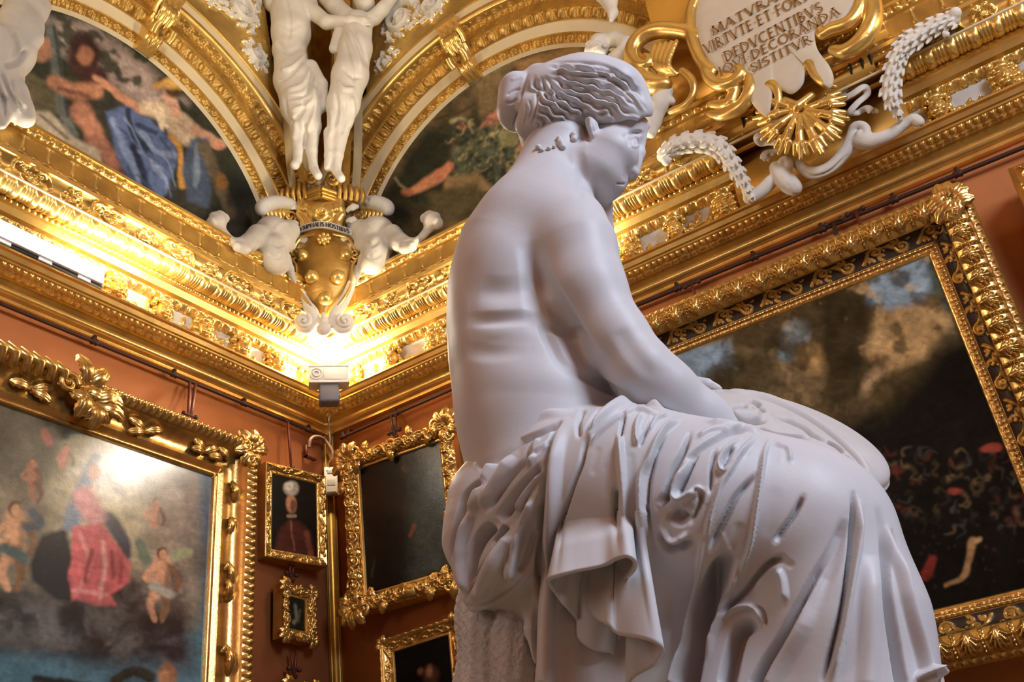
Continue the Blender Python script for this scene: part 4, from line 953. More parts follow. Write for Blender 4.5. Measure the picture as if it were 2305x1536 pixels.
def paint_right(X, Y):
    p = Paint(X, Y, (86, 70, 42), 1.5, seed=4)
    p.noise(60, (44, 44, 26), .45, .65, .8, 13); p.poly([(860, 440), (960, 290), (1010, 300), (1030, 420), (960, 470)], (34, 36, 22), 26)
    for q in (([(980, 270), (1060, 240), (1160, 160)]), ([(990, 330), (1040, 300)]), ([(1060, 140), (1080, 250)]), ([(1130, 140), (1150, 250)])): p.stroke(q, 4, (52, 46, 28), a=.8)
    p.poly([(1060, 150), (1150, 120), (1160, 230), (1080, 260)], (104, 88, 54), 12); p.poly([(1150, 140), (1300, 100), (1320, 140), (1200, 190)], (128, 98, 52), 16); p.noise(22, (150, 110, 60), .55, .7, .5, 14, lambda x, y: np.clip((x - 1150) / 60, 0, 1))
    p.blob(1045, 290, 34, 30, (58, 62, 48)); p.blob(1040, 285, 14, 12, (150, 84, 66)); p.stroke([(1015, 275), (1040, 268), (1062, 280)], 6, (132, 122, 82))
    p.stroke([(1090, 290), (1110, 265), (1130, 250)], (15, 12), (158, 98, 70)); p.blob(1128, 250, 16, 14, (178, 120, 70))
    p.poly([(1020, 330), (1090, 280), (1180, 290), (1190, 360), (1150, 410), (1080, 430), (1020, 390)], (70, 74, 54), 10); p.noise(12, (158, 140, 84), .56, .7, .75, 15, lambda x, y: np.clip((x - 1010) / 30, 0, 1) * np.clip((y - 270) / 20, 0, 1) * np.clip((410 - y) / 20, 0, 1)); p.noise(14, (26, 32, 24), .55, .66, .8, 16, lambda x, y: np.clip((x - 1000) / 30, 0, 1) * np.clip((y - 260) / 20, 0, 1))
    rg = np.random.default_rng(17)
    for k in range(120):
        x, y = 1020 + 180 * rg.random(), 270 + 140 * rg.random(); a_ = rg.random() * 6.3; p.stroke([(x, y), (x + 14 * math.cos(a_), y + 14 * math.sin(a_)), (x + 22 * math.cos(a_ + .5), y + 22 * math.sin(a_ + .5))], (3, 1.2), [(150, 134, 84), (28, 34, 26), (84, 86, 62), (44, 52, 40)][k % 4], .9, .8)
    p.blob(1145, 310, 26, 20, (112, 108, 66)); p.stroke([(990, 395), (960, 415), (930, 428)], (18, 12), (176, 112, 70)); p.stroke([(1010, 375), (985, 400)], (14, 18), (164, 98, 62)); p.blob(916, 434, 16, 12, (150, 88, 52)); p.stroke([(890, 400), (912, 425)], 2.5, (130, 120, 80))
    p.poly([(1000, 400), (1080, 390), (1110, 430), (1000, 430)], (116, 92, 54), 10); p.poly([(960, 440), (1080, 410), (1090, 480), (1000, 500)], (72, 62, 34), 16); p.stroke([(1180, 330), (1210, 350)], 16, (168, 108, 66)); p.blob(900, 480, 60, 50, (26, 28, 18), soft=.8)
    return p.tone(14, .25, 18).C
lunette('L', paint_left, 'lunette fresco of draped figures, one in blue, on the wall with the long floodlight')
lunette('R', paint_right, 'dark lunette fresco of a struggling figure directly behind the head of the marble statue')
def paint_madonna(X, Y):
    p = Paint(X, Y, (120, 112, 88), 1.5, seed=6)
    p.poly([(-300, 700), (600, 700), (600, 1050), (100, 1100), (-300, 1050)], (70, 72, 60), 60); p.blob(250, 1120, 170, 190, (216, 190, 140), soft=.9); p.blob(270, 1060, 120, 90, (226, 216, 196), soft=.9)
    p.noise(60, (84, 80, 70), .5, .65, .5, 21); p.blob(410, 1140, 70, 130, (112, 104, 92), soft=.7); p.blob(440, 1230, 50, 120, (96, 98, 90), soft=.7); p.poly([(445, 1000), (500, 1000), (490, 1600), (430, 1600), (460, 1250)], (44, 78, 100), 24)
    p.poly([(-300, 1480), (600, 1380), (600, 1700), (-300, 1700)], (62, 104, 118), 40)
    for (x, y, rx, ry, c) in ((40, 1350, 110, 50, (60, 60, 58)), (170, 1400, 120, 70, (56, 56, 56)), (250, 1390, 60, 50, (82, 82, 80)), (330, 1400, 90, 60, (70, 72, 68)), (390, 1340, 60, 60, (96, 98, 88)), (120, 1370, 60, 30, (84, 84, 82)), (200, 1450, 160, 40, (40, 44, 44)), (60, 1430, 110, 50, (38, 40, 42)), (290, 1350, 60, 30, (94, 96, 90)), (420, 1400, 40, 40, (104, 106, 92))): p.blob(x, y, rx, ry, c, soft=.7)
    m_ = np.clip((p.Y - (1318 + 26 * np.sin(p.X / 60.) - .05 * p.X)) / 40, 0, 1) * np.clip((1500 - p.Y + .12 * (p.X - 100)) / 60, 0, 1) * np.clip((446 - p.X) / 40, 0, 1)
    sw = fbm(p.X + 40 * fbm(p.X, p.Y, 70, 3, 41), p.Y * 1.4 + 60 * fbm(p.X, p.Y, 60, 3, 42), 60, 4, 43); p.mix(m_ * .92, (46, 46, 46)); p.mix(m_ * np.clip((sw - .46) / .2, 0, 1) * .8, (92, 92, 88)); p.mix(m_ * np.clip((.44 - sw) / .15, 0, 1) * .8, (26, 27, 28))
    m2 = np.clip((p.X - 300) / 50, 0, 1) * np.clip((450 - p.X) / 30, 0, 1) * np.clip((p.Y - 1040) / 60, 0, 1) * np.clip((1400 - p.Y) / 80, 0, 1); s2 = fbm(p.X, p.Y * 1.2, 50, 4, 47); p.mix(m2 * .6, (112, 100, 88)); p.mix(m2 * np.clip((s2 - .5) / .15, 0, 1) * .6, (150, 138, 118)); p.mix(m2 * np.clip((.45 - s2) / .15, 0, 1) * .6, (70, 66, 60))
    # seated draped figure on the cloud
    p.poly([(70, 1260), (95, 1205), (150, 1190), (165, 1260), (165, 1355), (120, 1350), (70, 1310)], (26, 34, 42), 12); p.stroke([(215, 1030), (190, 1090), (160, 1180)], (14, 26), (104, 120, 130)); p.stroke([(245, 1170), (275, 1210), (285, 1250)], (22, 16), (44, 54, 66))
    p.blob(212, 1065, 17, 22, (178, 136, 112)); p.stroke([(190, 1120), (215, 1160)], (34, 40), (190, 128, 122)); p.poly([(165, 1185), (230, 1180), (270, 1230), (298, 1270), (290, 1310), (250, 1340), (262, 1366), (225, 1362), (160, 1350), (155, 1300)], (186, 84, 84), 8)
    for q, c in (([(180, 1200), (200, 1270), (170, 1340)], (206, 122, 114)), ([(230, 1220), (235, 1290), (225, 1350)], (216, 140, 126)), ([(250, 1240), (255, 1300)], (140, 50, 54)), ([(205, 1240), (190, 1310)], (132, 48, 52)), ([(275, 1260), (270, 1310)], (150, 60, 60)), ([(165, 1330), (240, 1340)], (214, 130, 122))): p.stroke(q, 8, c, .8)
    figure(p, 32, 1145, 180, (186, 138, 94), (60, 84, 84), -6); figure(p, 365, 1245, 150, (186, 136, 98), (150, 150, 130), -10); p.stroke([(315, 1225), (330, 1260)], (16, 6), (84, 104, 84)); p.stroke([(395, 1250), (425, 1245)], (14, 6), (142, 150, 110))
    p.stroke([(75, 1155), (90, 1180), (60, 1190)], 14, (64, 74, 84)); figure(p, 72, 1040, 90, (150, 96, 66), None, 10); figure(p, 148, 1005, 76, (178, 118, 92), None, -16, legs=False); figure(p, 350, 1130, 90, (178, 130, 96), None, 0, legs=False)
    p.blob(105, 985, 12, 26, (150, 80, 74), -30); p.stroke([(260, 1536), (300, 1510), (340, 1525)], 16, (40, 46, 36)); p.blob(376, 1518, 26, 34, (132, 92, 60)); p.blob(370, 1525, 14, 22, (160, 114, 78)); p.stroke([(80, 1530), (200, 1545)], 12, (30, 38, 34))
    return p.tone(20, .16, 28).C
def paint_battle(X, Y):
    p = Paint(X, Y, (30, 25, 14), 1.5, seed=9)
    p.poly([(1400, 500), (2400, 500), (2400, 760), (2130, 770), (1980, 900), (1860, 980), (1650, 930), (1400, 900)], (112, 92, 54), 60); p.noise(120, (58, 46, 20), .42, .6, .9, 31, lambda x, y: np.clip((1020 - y) / 90, 0, 1)); 
    p.poly([(1960, 610), (2092, 568), (2108, 640), (2082, 690), (2010, 702), (1945, 680)], (112, 130, 136), 16); p.poly([(2085, 590), (2150, 560), (2170, 720), (2100, 680)], (64, 74, 62), 14); p.poly([(1955, 712), (2040, 690), (2112, 668), (2135, 725), (2085, 800), (2000, 840), (1950, 800)], (150, 118, 66), 26)
    p.poly([(1500, 790), (1640, 770), (1660, 830), (1560, 860), (1500, 850)], (112, 136, 150), 22); p.blob(1790, 752, 46, 34, (132, 146, 148), -30, .7); p.blob(1770, 800, 30, 20, (110, 128, 132), 10, .8); p.blob(1960, 860, 60, 22, (148, 120, 78), -55, .8); p.blob(1830, 810, 52, 44, (158, 122, 62), 0, .8); p.blob(1725, 850, 40, 30, (140, 116, 70), 0, .8)
    p.poly([(1600, 830), (1740, 770), (1760, 860), (1700, 920), (1600, 900)], (52, 46, 20), 30, .8); p.poly([(1850, 650), (1935, 625), (1965, 740), (1930, 830), (1880, 900), (1850, 800)], (44, 34, 12), 26, .9); p.noise(45, (50, 40, 14), .5, .62, .7, 35, lambda x, y: np.clip((1000 - y) / 60, 0, 1)); p.noise(36, (166, 132, 78), .62, .75, .6, 33, lambda x, y: np.clip((900 - y) / 60, 0, 1) * np.clip((x - 1700) / 80, 0, 1)); p.poly([(2130, 780), (2320, 720), (2320, 1000), (1960, 1000), (2010, 920)], (14, 12, 6), 50)
    p.poly([(1900, 960), (2400, 900), (2400, 1500), (1800, 1500)], (16, 13, 8), 60)
    rg = np.random.default_rng(6)
    for k in range(110):
        x, y, a_ = 1960 + 350 * rg.random(), 1010 + 180 * rg.random(), rg.random() * 6.3; L_ = 10 + 22 * rg.random()
        p.stroke([(x, y), (x + L_ * .5 * math.cos(a_), y + L_ * .5 * math.sin(a_)), (x + L_ * math.cos(a_ + .8), y + L_ * math.sin(a_ + .8))], (6 + 4 * rg.random(), 2), [(74, 58, 30), (96, 76, 44), (44, 36, 22), (84, 34, 20), (56, 56, 50), (36, 30, 20)][k % 6], .9, .6)
    for k in range(34): p.blob(2060 + 250 * rg.random(), 1180 + 150 * rg.random(), 2 + 5 * rg.random(), 2 + 4 * rg.random(), [(60, 48, 30), (44, 42, 36), (70, 32, 20)][k % 3], 180 * rg.random(), .7, .6)
    p.stroke([(2190, 1220), (2182, 1260), (2168, 1300), (2130, 1316)], (13, 6), (146, 108, 60)); p.stroke([(2195, 1222), (2205, 1215)], 8, (150, 116, 70)); p.stroke([(2100, 1260), (2082, 1300)], 13, (112, 30, 18)); p.blob(2230, 1010, 30, 12, (124, 44, 26), -10); p.blob(2150, 1105, 20, 10, (120, 44, 26))
    return p.tone(20, .3, 38).C
def paint_portrait(X, Y):
    p = Paint(X, Y, (15, 12, 9), 1.4, 5, seed=11)
    p.poly([(612, 1250), (630, 1190), (652, 1170), (675, 1175), (700, 1200), (706, 1250)], (64, 28, 18), 10); p.stroke([(655, 1175), (662, 1240)], 3, (104, 56, 40)); p.stroke([(690, 1200), (700, 1250)], 8, (92, 46, 28))
    p.blob(655, 1135, 14, 24, (156, 106, 70)); p.blob(660, 1140, 8, 18, (100, 62, 40)); p.blob(655, 1100, 21, 20, (150, 142, 122)); p.blob(650, 1096, 13, 12, (190, 184, 166)); p.stroke([(648, 1162), (664, 1162)], 5, (120, 104, 84))
    return p.tone(8, .3, 3).C
def paint_dark(X, Y):
    p = Paint(X, Y, (9, 9, 7), 1.4, 5, seed=12); p.poly([(930, 980), (1010, 980), (1030, 1300), (930, 1300)], (44, 52, 46), 50); p.blob(912, 1056, 13, 13, (72, 44, 18), soft=.9); p.stroke([(932, 1185), (924, 1205)], 6, (96, 48, 22)); p.blob(936, 1222, 10, 10, (40, 40, 22)); p.stroke([(842, 1262), (836, 1300)], 4, (34, 30, 20)); return p.tone(8, .4, 5).C  # paler right part is the varnish glare, put into the colour
def paint_lower(X, Y):
    p = Paint(X, Y, (8, 7, 5), 1.4, 5, seed=14); p.blob(970, 1520, 24, 28, (74, 42, 20), soft=.8); p.blob(966, 1512, 10, 18, (128, 82, 46), soft=.8); p.blob(946, 1512, 8, 10, (90, 48, 24)); return p.tone(8, .3, 5).C
def paint_small(X, Y):
    p = Paint(X, Y, (20, 24, 16), 1.4, 4, seed=15); p.stroke([(664, 1365), (668, 1395)], 5, (92, 88, 70)); p.stroke([(675, 1375), (672, 1400)], 3, (70, 70, 56)); p.blob(663, 1400, 6, 7, (100, 92, 72)); return p.tone(6, .3, 5).C
# ================================================================== framed pictures
class Pose:
    def __init__(s, side, u, z, o, w, h, yaw=0, tilt=0, roll=0):
        r = np.array([0, 1., 0]) if side == 'L' else np.array([1., 0, 0]); n = np.array([1., 0, 0]) if side == 'L' else np.array([0, -1., 0])
        s.C = np.array([o, -u, z]) if side == 'L' else np.array([u, -o, z]); up = UP
        r2 = r * math.cos(yaw) + n * math.sin(yaw); n2 = n * math.cos(yaw) - r * math.sin(yaw)
        up2 = up * math.cos(tilt) + n2 * math.sin(tilt); s.n = n2 * math.cos(tilt) - up * math.sin(tilt)
        s.r = r2 * math.cos(roll) + up2 * math.sin(roll); s.up = up2 * math.cos(roll) - r2 * math.sin(roll); s.w, s.h = w, h
    def at(s, x, y, n=0.): return s.C + np.multiply.outer(x, s.r) + np.multiply.outer(y, s.up) + np.multiply.outer(n, s.n)
def picture(name, ps, knots, painter, label, cat, group=None, canvas='oil', du=.006, res=.006, mats=None, parts=()):
    root = empty(name, ps.at(0., -ps.h / 2, 0.)); tag(root, label, cat, group)
    mb = MB()
    for k in range(4):
        L, H2 = ((ps.w, ps.h / 2), (ps.h, ps.w / 2))[k % 2]; W = max(q[1] for q in knots)
        U = np.arange(-(L / 2 + W), L / 2 + W + du, du)
        def place(u, o, z, k=k, H2=H2):
            a, b = u, H2 + z
            x, y = ((a, b), (b, -a), (-a, -b), (-b, a))[k]
            return ps.C + x[..., None] * ps.r + y[..., None] * ps.up + o[..., None] * ps.n
        strip(mb, U, knots, place, lambda O, Z, L=L: (-(L / 2 + Z), L / 2 + Z), .006)
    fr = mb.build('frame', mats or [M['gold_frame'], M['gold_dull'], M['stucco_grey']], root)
    nx, ny = max(8, int(ps.w / res)), max(8, int(ps.h / res)); xs = np.linspace(-ps.w / 2 - .01, ps.w / 2 + .01, nx); ys = np.linspace(-ps.h / 2 - .01, ps.h / 2 + .01, ny)
    Xg, Yg = np.meshgrid(xs, ys, indexing='ij'); P = ps.C + Xg[..., None] * ps.r + Yg[..., None] * ps.up + .012 * ps.n
    X, Y, _ = proj(P); link_mesh('canvas', P.reshape(-1, 3), gridq(nx, ny), M[canvas], root, vcol=painter(X, Y).reshape(-1, 3))
    bk = MB(); d = .02; bk.box((-ps.w / 2 - .03, -ps.h / 2 - .03, -d), (ps.w / 2 + .03, ps.h / 2 + .03, .005), 0, lambda V: ps.C + V[:, :1] * ps.r + V[:, 1:2] * ps.up + V[:, 2:] * ps.n)
    bk.build('backboard', M['wood_dark'], root, False)
    for (pn, pm, mm) in parts: pm.build(pn, mm, root)
    return root
M['wood_dark'] = mat('dark_wood', (.05, .03, .018), .7, 0, .1, 40, .2)
def leaves(ps, items, mb=None):
    """items: (x, y, n, angle deg, length, width, bulge) leaf sheets lying on a frame; angle 0 = to the right"""
    mb = mb or MB()
    for (x, y, n, a, L, w, b) in items:
        a = math.radians(a); dr = ps.r * math.cos(a) + ps.up * math.sin(a); sd_ = np.cross(ps.n, dr); B = ps.at(x, y, n); leaf3(mb, B, B + dr * L, sd_, ps.n, w, b, 0, 12, 9, 4)
    return mb
def volute(ps, mb, x, y, n, r, a0, turns, hand, wd, m=0, tail=None):
    t = np.linspace(0, 1, 34); rr = r * (1 - .9 * t); an = a0 + hand * 2 * PI * turns * t
    P = [ps.at(x + R_ * math.cos(A), y + R_ * math.sin(A), n + .25 * wd * i / 34) for i, (R_, A) in enumerate(zip(rr, an))]
    if tail: P = list(smooth_line([ps.at(*q) for q in tail] + [P[0]], 14))[:-1] + P
    mb.tube(P, np.linspace(wd, wd * .55, len(P)), 8, m); mb.ball(P[-1], wd * .9, m, 8)
tRo, tBd, tTo, tSc, tSm, tCy = T_rope(.085, .09), T_bead(.055, .06), T_torusleaf(.15, .15), T_scrolls(.34, .13), T_scrolls(.20, .14, 7), T_acanthus(.075, .05)
# --- large picture on the left wall
pA = Pose('L', 2.66, 3.59, .235, 2.20, 2.30, -.005, .02, -.008); hw, hh = 1.10, 1.15
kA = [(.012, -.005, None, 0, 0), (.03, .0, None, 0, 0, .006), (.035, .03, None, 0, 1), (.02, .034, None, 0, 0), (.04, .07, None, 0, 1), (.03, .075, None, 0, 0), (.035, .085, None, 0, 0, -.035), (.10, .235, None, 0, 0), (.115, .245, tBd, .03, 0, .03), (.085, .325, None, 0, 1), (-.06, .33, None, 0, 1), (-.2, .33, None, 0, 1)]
oA = leaves(pA, [(hw + .28, hh + .28, .10, a, .17, .045, .3) for a in (-160, -120, 45, 10, 80, 135, -70)])
sprA = [leaves(pA, L_) for L_ in ([(hw + .12, hh + .15, .06, 150, .14, .03, .2), (hw + .05, hh + .15, .06, 190, .14, .03, .2)], [(hw + .15, hh + .0, .06, -80, .16, .03, .25), (hw + .15, hh - .02, .06, -50, .08, .02, .25)], [(hw + .16, hh - .28, .06, -100, .14, .03, .2), (hw + .16, hh - .28, .06, -60, .08, .02, .2)], [(hw + .15, hh - .62, .06, -80, .16, .028, .2), (hw + .15, hh - .62, .06, -120, .08, .02, .2)], [(hw + .15, hh - .9, .06, 95, .15, .03, .25), (hw + .15, hh - .9, .06, 60, .08, .02, .25)], [(hw + .16, hh - 1.2, .06, -85, .2, .03, .25), (hw + .16, hh - 1.2, .06, -130, .08, .02, .25)])]
volute(pA, oA, hw + .20, hh + .27, .13, .055, 2.2, 1.3, -1, .022); volute(pA, oA, hw + .27, hh + .16, .13, .055, 1.2, 1.3, 1, .022)
def clump(ps, x, y, n, s, seed):
    rg = np.random.default_rng(seed); mb = leaves(ps, [(x + s * .5 * (rg.random() - .5), y + s * .5 * (rg.random() - .5), n + .02 * rg.random(), 360 * rg.random(), s * (.5 + .4 * rg.random()), s * .16, .3) for _ in range(15)])
    for _ in range(9): mb.ball(ps.at(x + s * .7 * (rg.random() - .5), y + s * .5 * (rg.random() - .5), n + .04), s * .06, 0, 8)
    volute(ps, mb, x - s * .55, y + s * .1, n + .03, s * .26, .2, 1.4, 1, s * .075); volute(ps, mb, x + s * .5, y - s * .18, n + .02, s * .2, 3, 1.4, -1, s * .06); return mb
kid = [('leaf_sprig', q, M['gold_frame']) for q in sprA] + [('corner_ornament', oA, M['gold_frame']), ('crest_ornament', clump(pA, -.06, hh + .20, .11, .30, 5), M['gold_frame']), ('leaf_sprig', leaves(pA, [(.45, hh + .14, .06, a, .15, .03, .2) for a in (160, 200, 20)]), M['gold_frame']), ('leaf_sprig', leaves(pA, [(.98, hh + .15, .06, a, .13, .03, .2) for a in (150, 185, 30)]), M['gold_frame']), ('leaf_sprig', leaves(pA, [(-.42, hh + .15, .06, a, .15, .035, .2) for a in (20, -20, 180)]), M['gold_frame'])]
rp_ = MB()      # twisted outer roll left of the crest ornament
for k in range(13):
    x = -.30 - k * .085; rp_.tube([pA.at(x + .05, hh + .24, .10), pA.at(x + .02, hh + .285, .165), pA.at(x - .03, hh + .325, .13)], .036, 8)
kid.append(('twisted_roll', rp_, M['gold_frame']))
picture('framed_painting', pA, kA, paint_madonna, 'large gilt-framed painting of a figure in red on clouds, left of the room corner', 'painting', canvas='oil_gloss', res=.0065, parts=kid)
# --- portrait with the white turban
pB = Pose('L', .572, 4.706, .12, .438, .631, .177, .019, .002)
kB = [(.01, -.004, None, 0, 0), (.018, .0, tCy, .006, 0), (.022, .022, None, 0, 1), (.02, .026, tSc, .02, 0), (.045, .07, None, 0, 0), (.04, .078, None, 0, 1), (-.075, .08, None, 0, 1), (-.09, .08, None, 0, 1)]
picture('framed_portrait', pB, kB, paint_portrait, 'small dark portrait of a person in a white turban, in a narrow gilt frame', 'painting', res=.004)
# --- two tiny pictures in curly frames below it
kC = [(.01, -.004, None, 0, 0), (.02, .0, None, 0, 0), (.024, .014, None, 0, 1), (.015, .018, tSm, .04, 0), (.03, .085, None, 0, 1), (-.06, .09, None, 0, 1)]
def curly(ps, s=1.):
    out = []; hw, hh = ps.w / 2, ps.h / 2
    for (x, y, a) in ((hw + .06, hh + .06, 45), (-hw - .06, hh + .06, 135), (-hw - .06, -hh - .06, 225), (hw + .06, -hh - .06, 315)):
        mb = leaves(ps, [(x, y, .04, a + d, .075, .022, .35) for d in (-70, -25, 25, 70)]); volute(ps, mb, x, y, .05, .035, math.radians(a), 1.3, 1, .012); out.append(('corner_ornament', mb, M['gold_frame']))
    for (x, y) in ((0, hh + .065), (0, -hh - .065), (hw + .065, 0), (-hw - .065, 0), (hw + .065, .09), (-hw - .065, .09), (hw + .065, -.09), (-hw - .065, -.09)):
        mb = MB()
        for sg in (-1, 1): volute(ps, mb, x + sg * (.025 if abs(y) > hh else 0), y + sg * (.025 if abs(x) > hw else 0), .045, .03, 1. + sg, 1.4, sg, .011)
        mb.ball(ps.at(x, y, .06), .014, 0, 8); out.append(('carved_scroll', mb, M['gold_frame']))
    return out
for i, (dz, du_) in enumerate(((0, 0), (-.735, .02))):
    pC = Pose('L', .547 - du_, 3.913 + dz, .10, .195, .247, -.067, .019, -.002)
    picture('miniature_painting', pC, kC, paint_small, ('tiny dark picture in a curly pierced gilt frame, hanging under the turban portrait', 'curly gilt frame only just showing at the bottom edge, lowest of the hanging column')[i], 'painting', res=.006, parts=curly(pC))
# --- dark picture in the rococo frame
pD = Pose('R', .919, 4.552, .15, .798, 1.059, -.085, .012, -.001)
kD = [(.012, -.004, None, 0, 0), (.03, .0, None, 0, 0, .004), (.03, .026, None, 0, 1), (.018, .03, tSm, .05, 0, .02), (.05, .145, None, 0, 0), (.0, .16, None, 0, 1), (-.05, .16, None, 0, 1)]
def rococo(ps, seed):
    rg = np.random.default_rng(seed); out = []; hw, hh = ps.w / 2, ps.h / 2
    for (sx, sy) in ((1, 1), (-1, 1), (-1, -1), (1, -1)):
        x, y = sx * (hw + .09), sy * (hh + .09); a = math.degrees(math.atan2(sy, sx)); mb = MB()
        leaves(ps, [(x, y, .06, a + d, .17, .04, .3) for d in (-75, -35, 0, 35, 75)] + [(x - sx * .02, y, .07, a + d + 180, .13, .03, .25) for d in (-40, 40)], mb)
        volute(ps, mb, x - sx * .09, y + sy * .03, .07, .06, a / 57, 1.5, sx * sy, .02); volute(ps, mb, x + sx * .03, y - sy * .10, .07, .055, a / 57 + 2, 1.5, -sx * sy, .02); out.append(('corner_ornament', mb, M['gold_frame']))
    side = lambda k, t, o_: ((-hw + 2 * hw * t, (hh + o_) * (1 if k % 2 else -1)) if k % 3 else ((hw + o_) * (1 if k % 2 else -1), -hh + 2 * hh * t))
    for k in range(22):
        x, y = side(k, rg.random(), .09); mb = leaves(ps, [(x, y, .05, 360 * rg.random(), .13, .032, .3)]); volute(ps, mb, x, y, .065, .04 + .02 * rg.random(), 6 * rg.random(), 1.4, 1 if k % 2 else -1, .014); out.append(('carved_scroll', mb, M['gold_frame']))
    for k in range(26):
        x, y = side(k, rg.random(), .12); out.append(('carved_berry', MB().ball(ps.at(x, y, .06), .016, 0, 8), M['gold_frame']))
    return out
pl_ = MB(); pl_.box((-.07, -.045, 0), (.07, .045, .02), 0, lambda V: pD.at(0., 0., 0.) + (V[:, :1] + .03) * pD.r + (V[:, 1:2] - .62) * pD.up + (V[:, 2:] + .075) * pD.n)
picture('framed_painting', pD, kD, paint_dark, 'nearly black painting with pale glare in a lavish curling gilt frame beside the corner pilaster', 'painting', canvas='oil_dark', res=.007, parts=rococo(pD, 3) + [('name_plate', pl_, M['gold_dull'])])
# --- dark picture below it
pE = Pose('R', .958, 3.18, .10, .526, .74, -.004, -.027, .02)
kE = [(.012, -.004, None, 0, 0), (.025, .0, None, 0, 0, .004), (.02, .026, tSc, .02, 0, -.01), (.05, .075, None, 0, 1), (.055, .08, tCy, .016, 0, .01), (.04, .105, None, 0, 1), (-.08, .11, None, 0, 1)]
picture('framed_painting', pE, kE, paint_lower, 'gilt-framed dark picture cut off by the bottom edge, below the black painting', 'painting', res=.007, parts=[('corner_ornament', leaves(pE, [(sx * .33, .43, .05, a + (0 if sx > 0 else 90), .09, .025, .3) for a in (0, 45, 90)]), M['gold_frame']) for sx in (-1, 1)])
# --- great battle picture on the right wall
pF = Pose('R', 4.21, 3.854, .35, 2.10, 1.976, .005, .111, -.004)
kF = [(.012, -.005, None, 0, 0), (.02, .0, tCy, .006, 0), (.03, .03, None, 0, 1), (.03, .033, T_bead(.16, .03, 5), .014, 0), (.038, .056, None, 0, 1), (.03, .06, None, 0, 1), (.03, .065, tSc, .012, (2, 1, .35), -.03), (.105, .145, None, 0, 0), (.115, .15, tTo, .05, 0, .03), (.115, .285, None, 0, 1), (.12, .29, T_egg(.05, .03), .01, 0), (.09, .325, None, 0, 1), (.0, .33, None, 0, 1), (-.05, .33, None, 0, 1)]
cF = leaves(pF, [(1.05 + .20, .988 + .20, .14, a, .15, .045, .25) for a in (45, 20, 70, -5, 95)] + [(1.05 + .27, .988 + .27, .13, a, .22, .05, .25) for a in (225, 200, 250)])
M['bole'] = mat('dark_bole', (.035, .02, .01), .5, .2, .1, 60, .2)
picture('framed_painting', pF, kF, paint_battle, 'huge dark landscape painting in a deep leaf-carved gilt frame behind the statue', 'painting', res=.0055, mats=[M['gold_frame'], M['gold_dull'], M['bole']], parts=[('corner_ornament', cF, M['gold_frame'])])
# --- picture at the far right edge
pG = Pose('R', 6.71, 4.20, .25, 1.40, 1.8, 0, .05, 0)
kG = [(.012, -.005, None, 0, 0), (.03, .02, None, 0, 1), (.03, .03, tSc, .04, 0, .02), (.07, .14, None, 0, 0), (.02, .17, None, 0, 1), (-.12, .17, None, 0, 1), (-.2, .17, None, 0, 1)]
picture('framed_painting', pG, kG, paint_lower, 'carved gilt frame cut off by the right edge beside the huge landscape', 'painting', res=.02)
# ================================================================== picture rails, hangers, lamps, sensor
M['white_metal'] = mat('white_enamel', (.78, .76, .74), .4); M['grey_metal'] = mat('grey_enamel', (.16, .16, .19), .5, .1); M['plastic'] = mat('ivory_plastic', (.85, .80, .70), .45); M['black'] = mat('black_plastic', (.02, .02, .02), .5)
M['cable'] = mat('pale_cable', (.55, .48, .38), .5); M['brown_cable'] = mat('brown_cable', (.20, .10, .05), .5)
def emis(name, col, st):
    m = bpy.data.materials.new(name); m.use_nodes = True; b = m.node_tree.nodes['Principled BSDF']; b.inputs['Base Color'].default_value = (.8, .8, .8, 1); b.inputs['Emission Color'].default_value = (*col, 1); b.inputs['Emission Strength'].default_value = st; return m
M['lamp_glow'] = emis('lamp_glow', (1., .92, .78), 170.)
def rail(pts, side, r, collars, label, brackets=(), fin=()):
    f = onL if side == 'L' else onR; P = [f(x, y, .07) for x, y in pts]; a, b = P[0], P[-1]
    mb = MB().tube([a + (b - a) * t for t in np.linspace(0, 1, 12)], r, 10); rt = nrm((b - a)[None])[0]
    root = mb.build('picture_rail', M['iron']); tag(root, label, 'rail')
    for c in collars:
        p = f(*c, .07); t = ((p - a) @ rt); p = a + rt * t; q = MB(); q.tube([p - rt * .03, p - rt * .02, p, p + rt * .02, p + rt * .03], [r * 1.1, r * 1.7, r * 1.3, r * 1.7, r * 1.1], 10); q.box((-.012, -.012, -.012), (.012, .012, .05), 0, lambda V: V + p); q.build('collar', M['iron'], root)
    for c in brackets:
        p = f(*c, .07); t = ((p - a) @ rt); p = a + rt * t; w_ = p.copy(); w_[0 if side == 'L' else 1] = 0.004 if side == 'L' else -.004
        q = MB(); q.tube([w_ + UP * .05, p + UP * .05, p], .009, 6); q.build('bracket', M['iron'], root)
    return root
rail([(0, 683), (724, 981)], 'L', .014, [(212, 770), (392, 846), (550, 912), (695, 968)], 'dark iron picture rail under the cornice, above the painting of the figure in red', [(212, 770), (550, 912)])
rail([(768, 986), (1060, 858)], 'R', .013, [(772, 984), (890, 932), (1032, 871)], 'short dark iron picture rail between the corner pilaster and the statue', [(785, 978), (884, 934)])
rail([(1405, 699), (2330, 321)], 'R', .016, [(1525, 650), (1697, 580), (1850, 516), (2012, 449), (2156, 391)], 'long dark iron picture rail above the huge landscape painting', [(1697, 580), (2012, 449)])
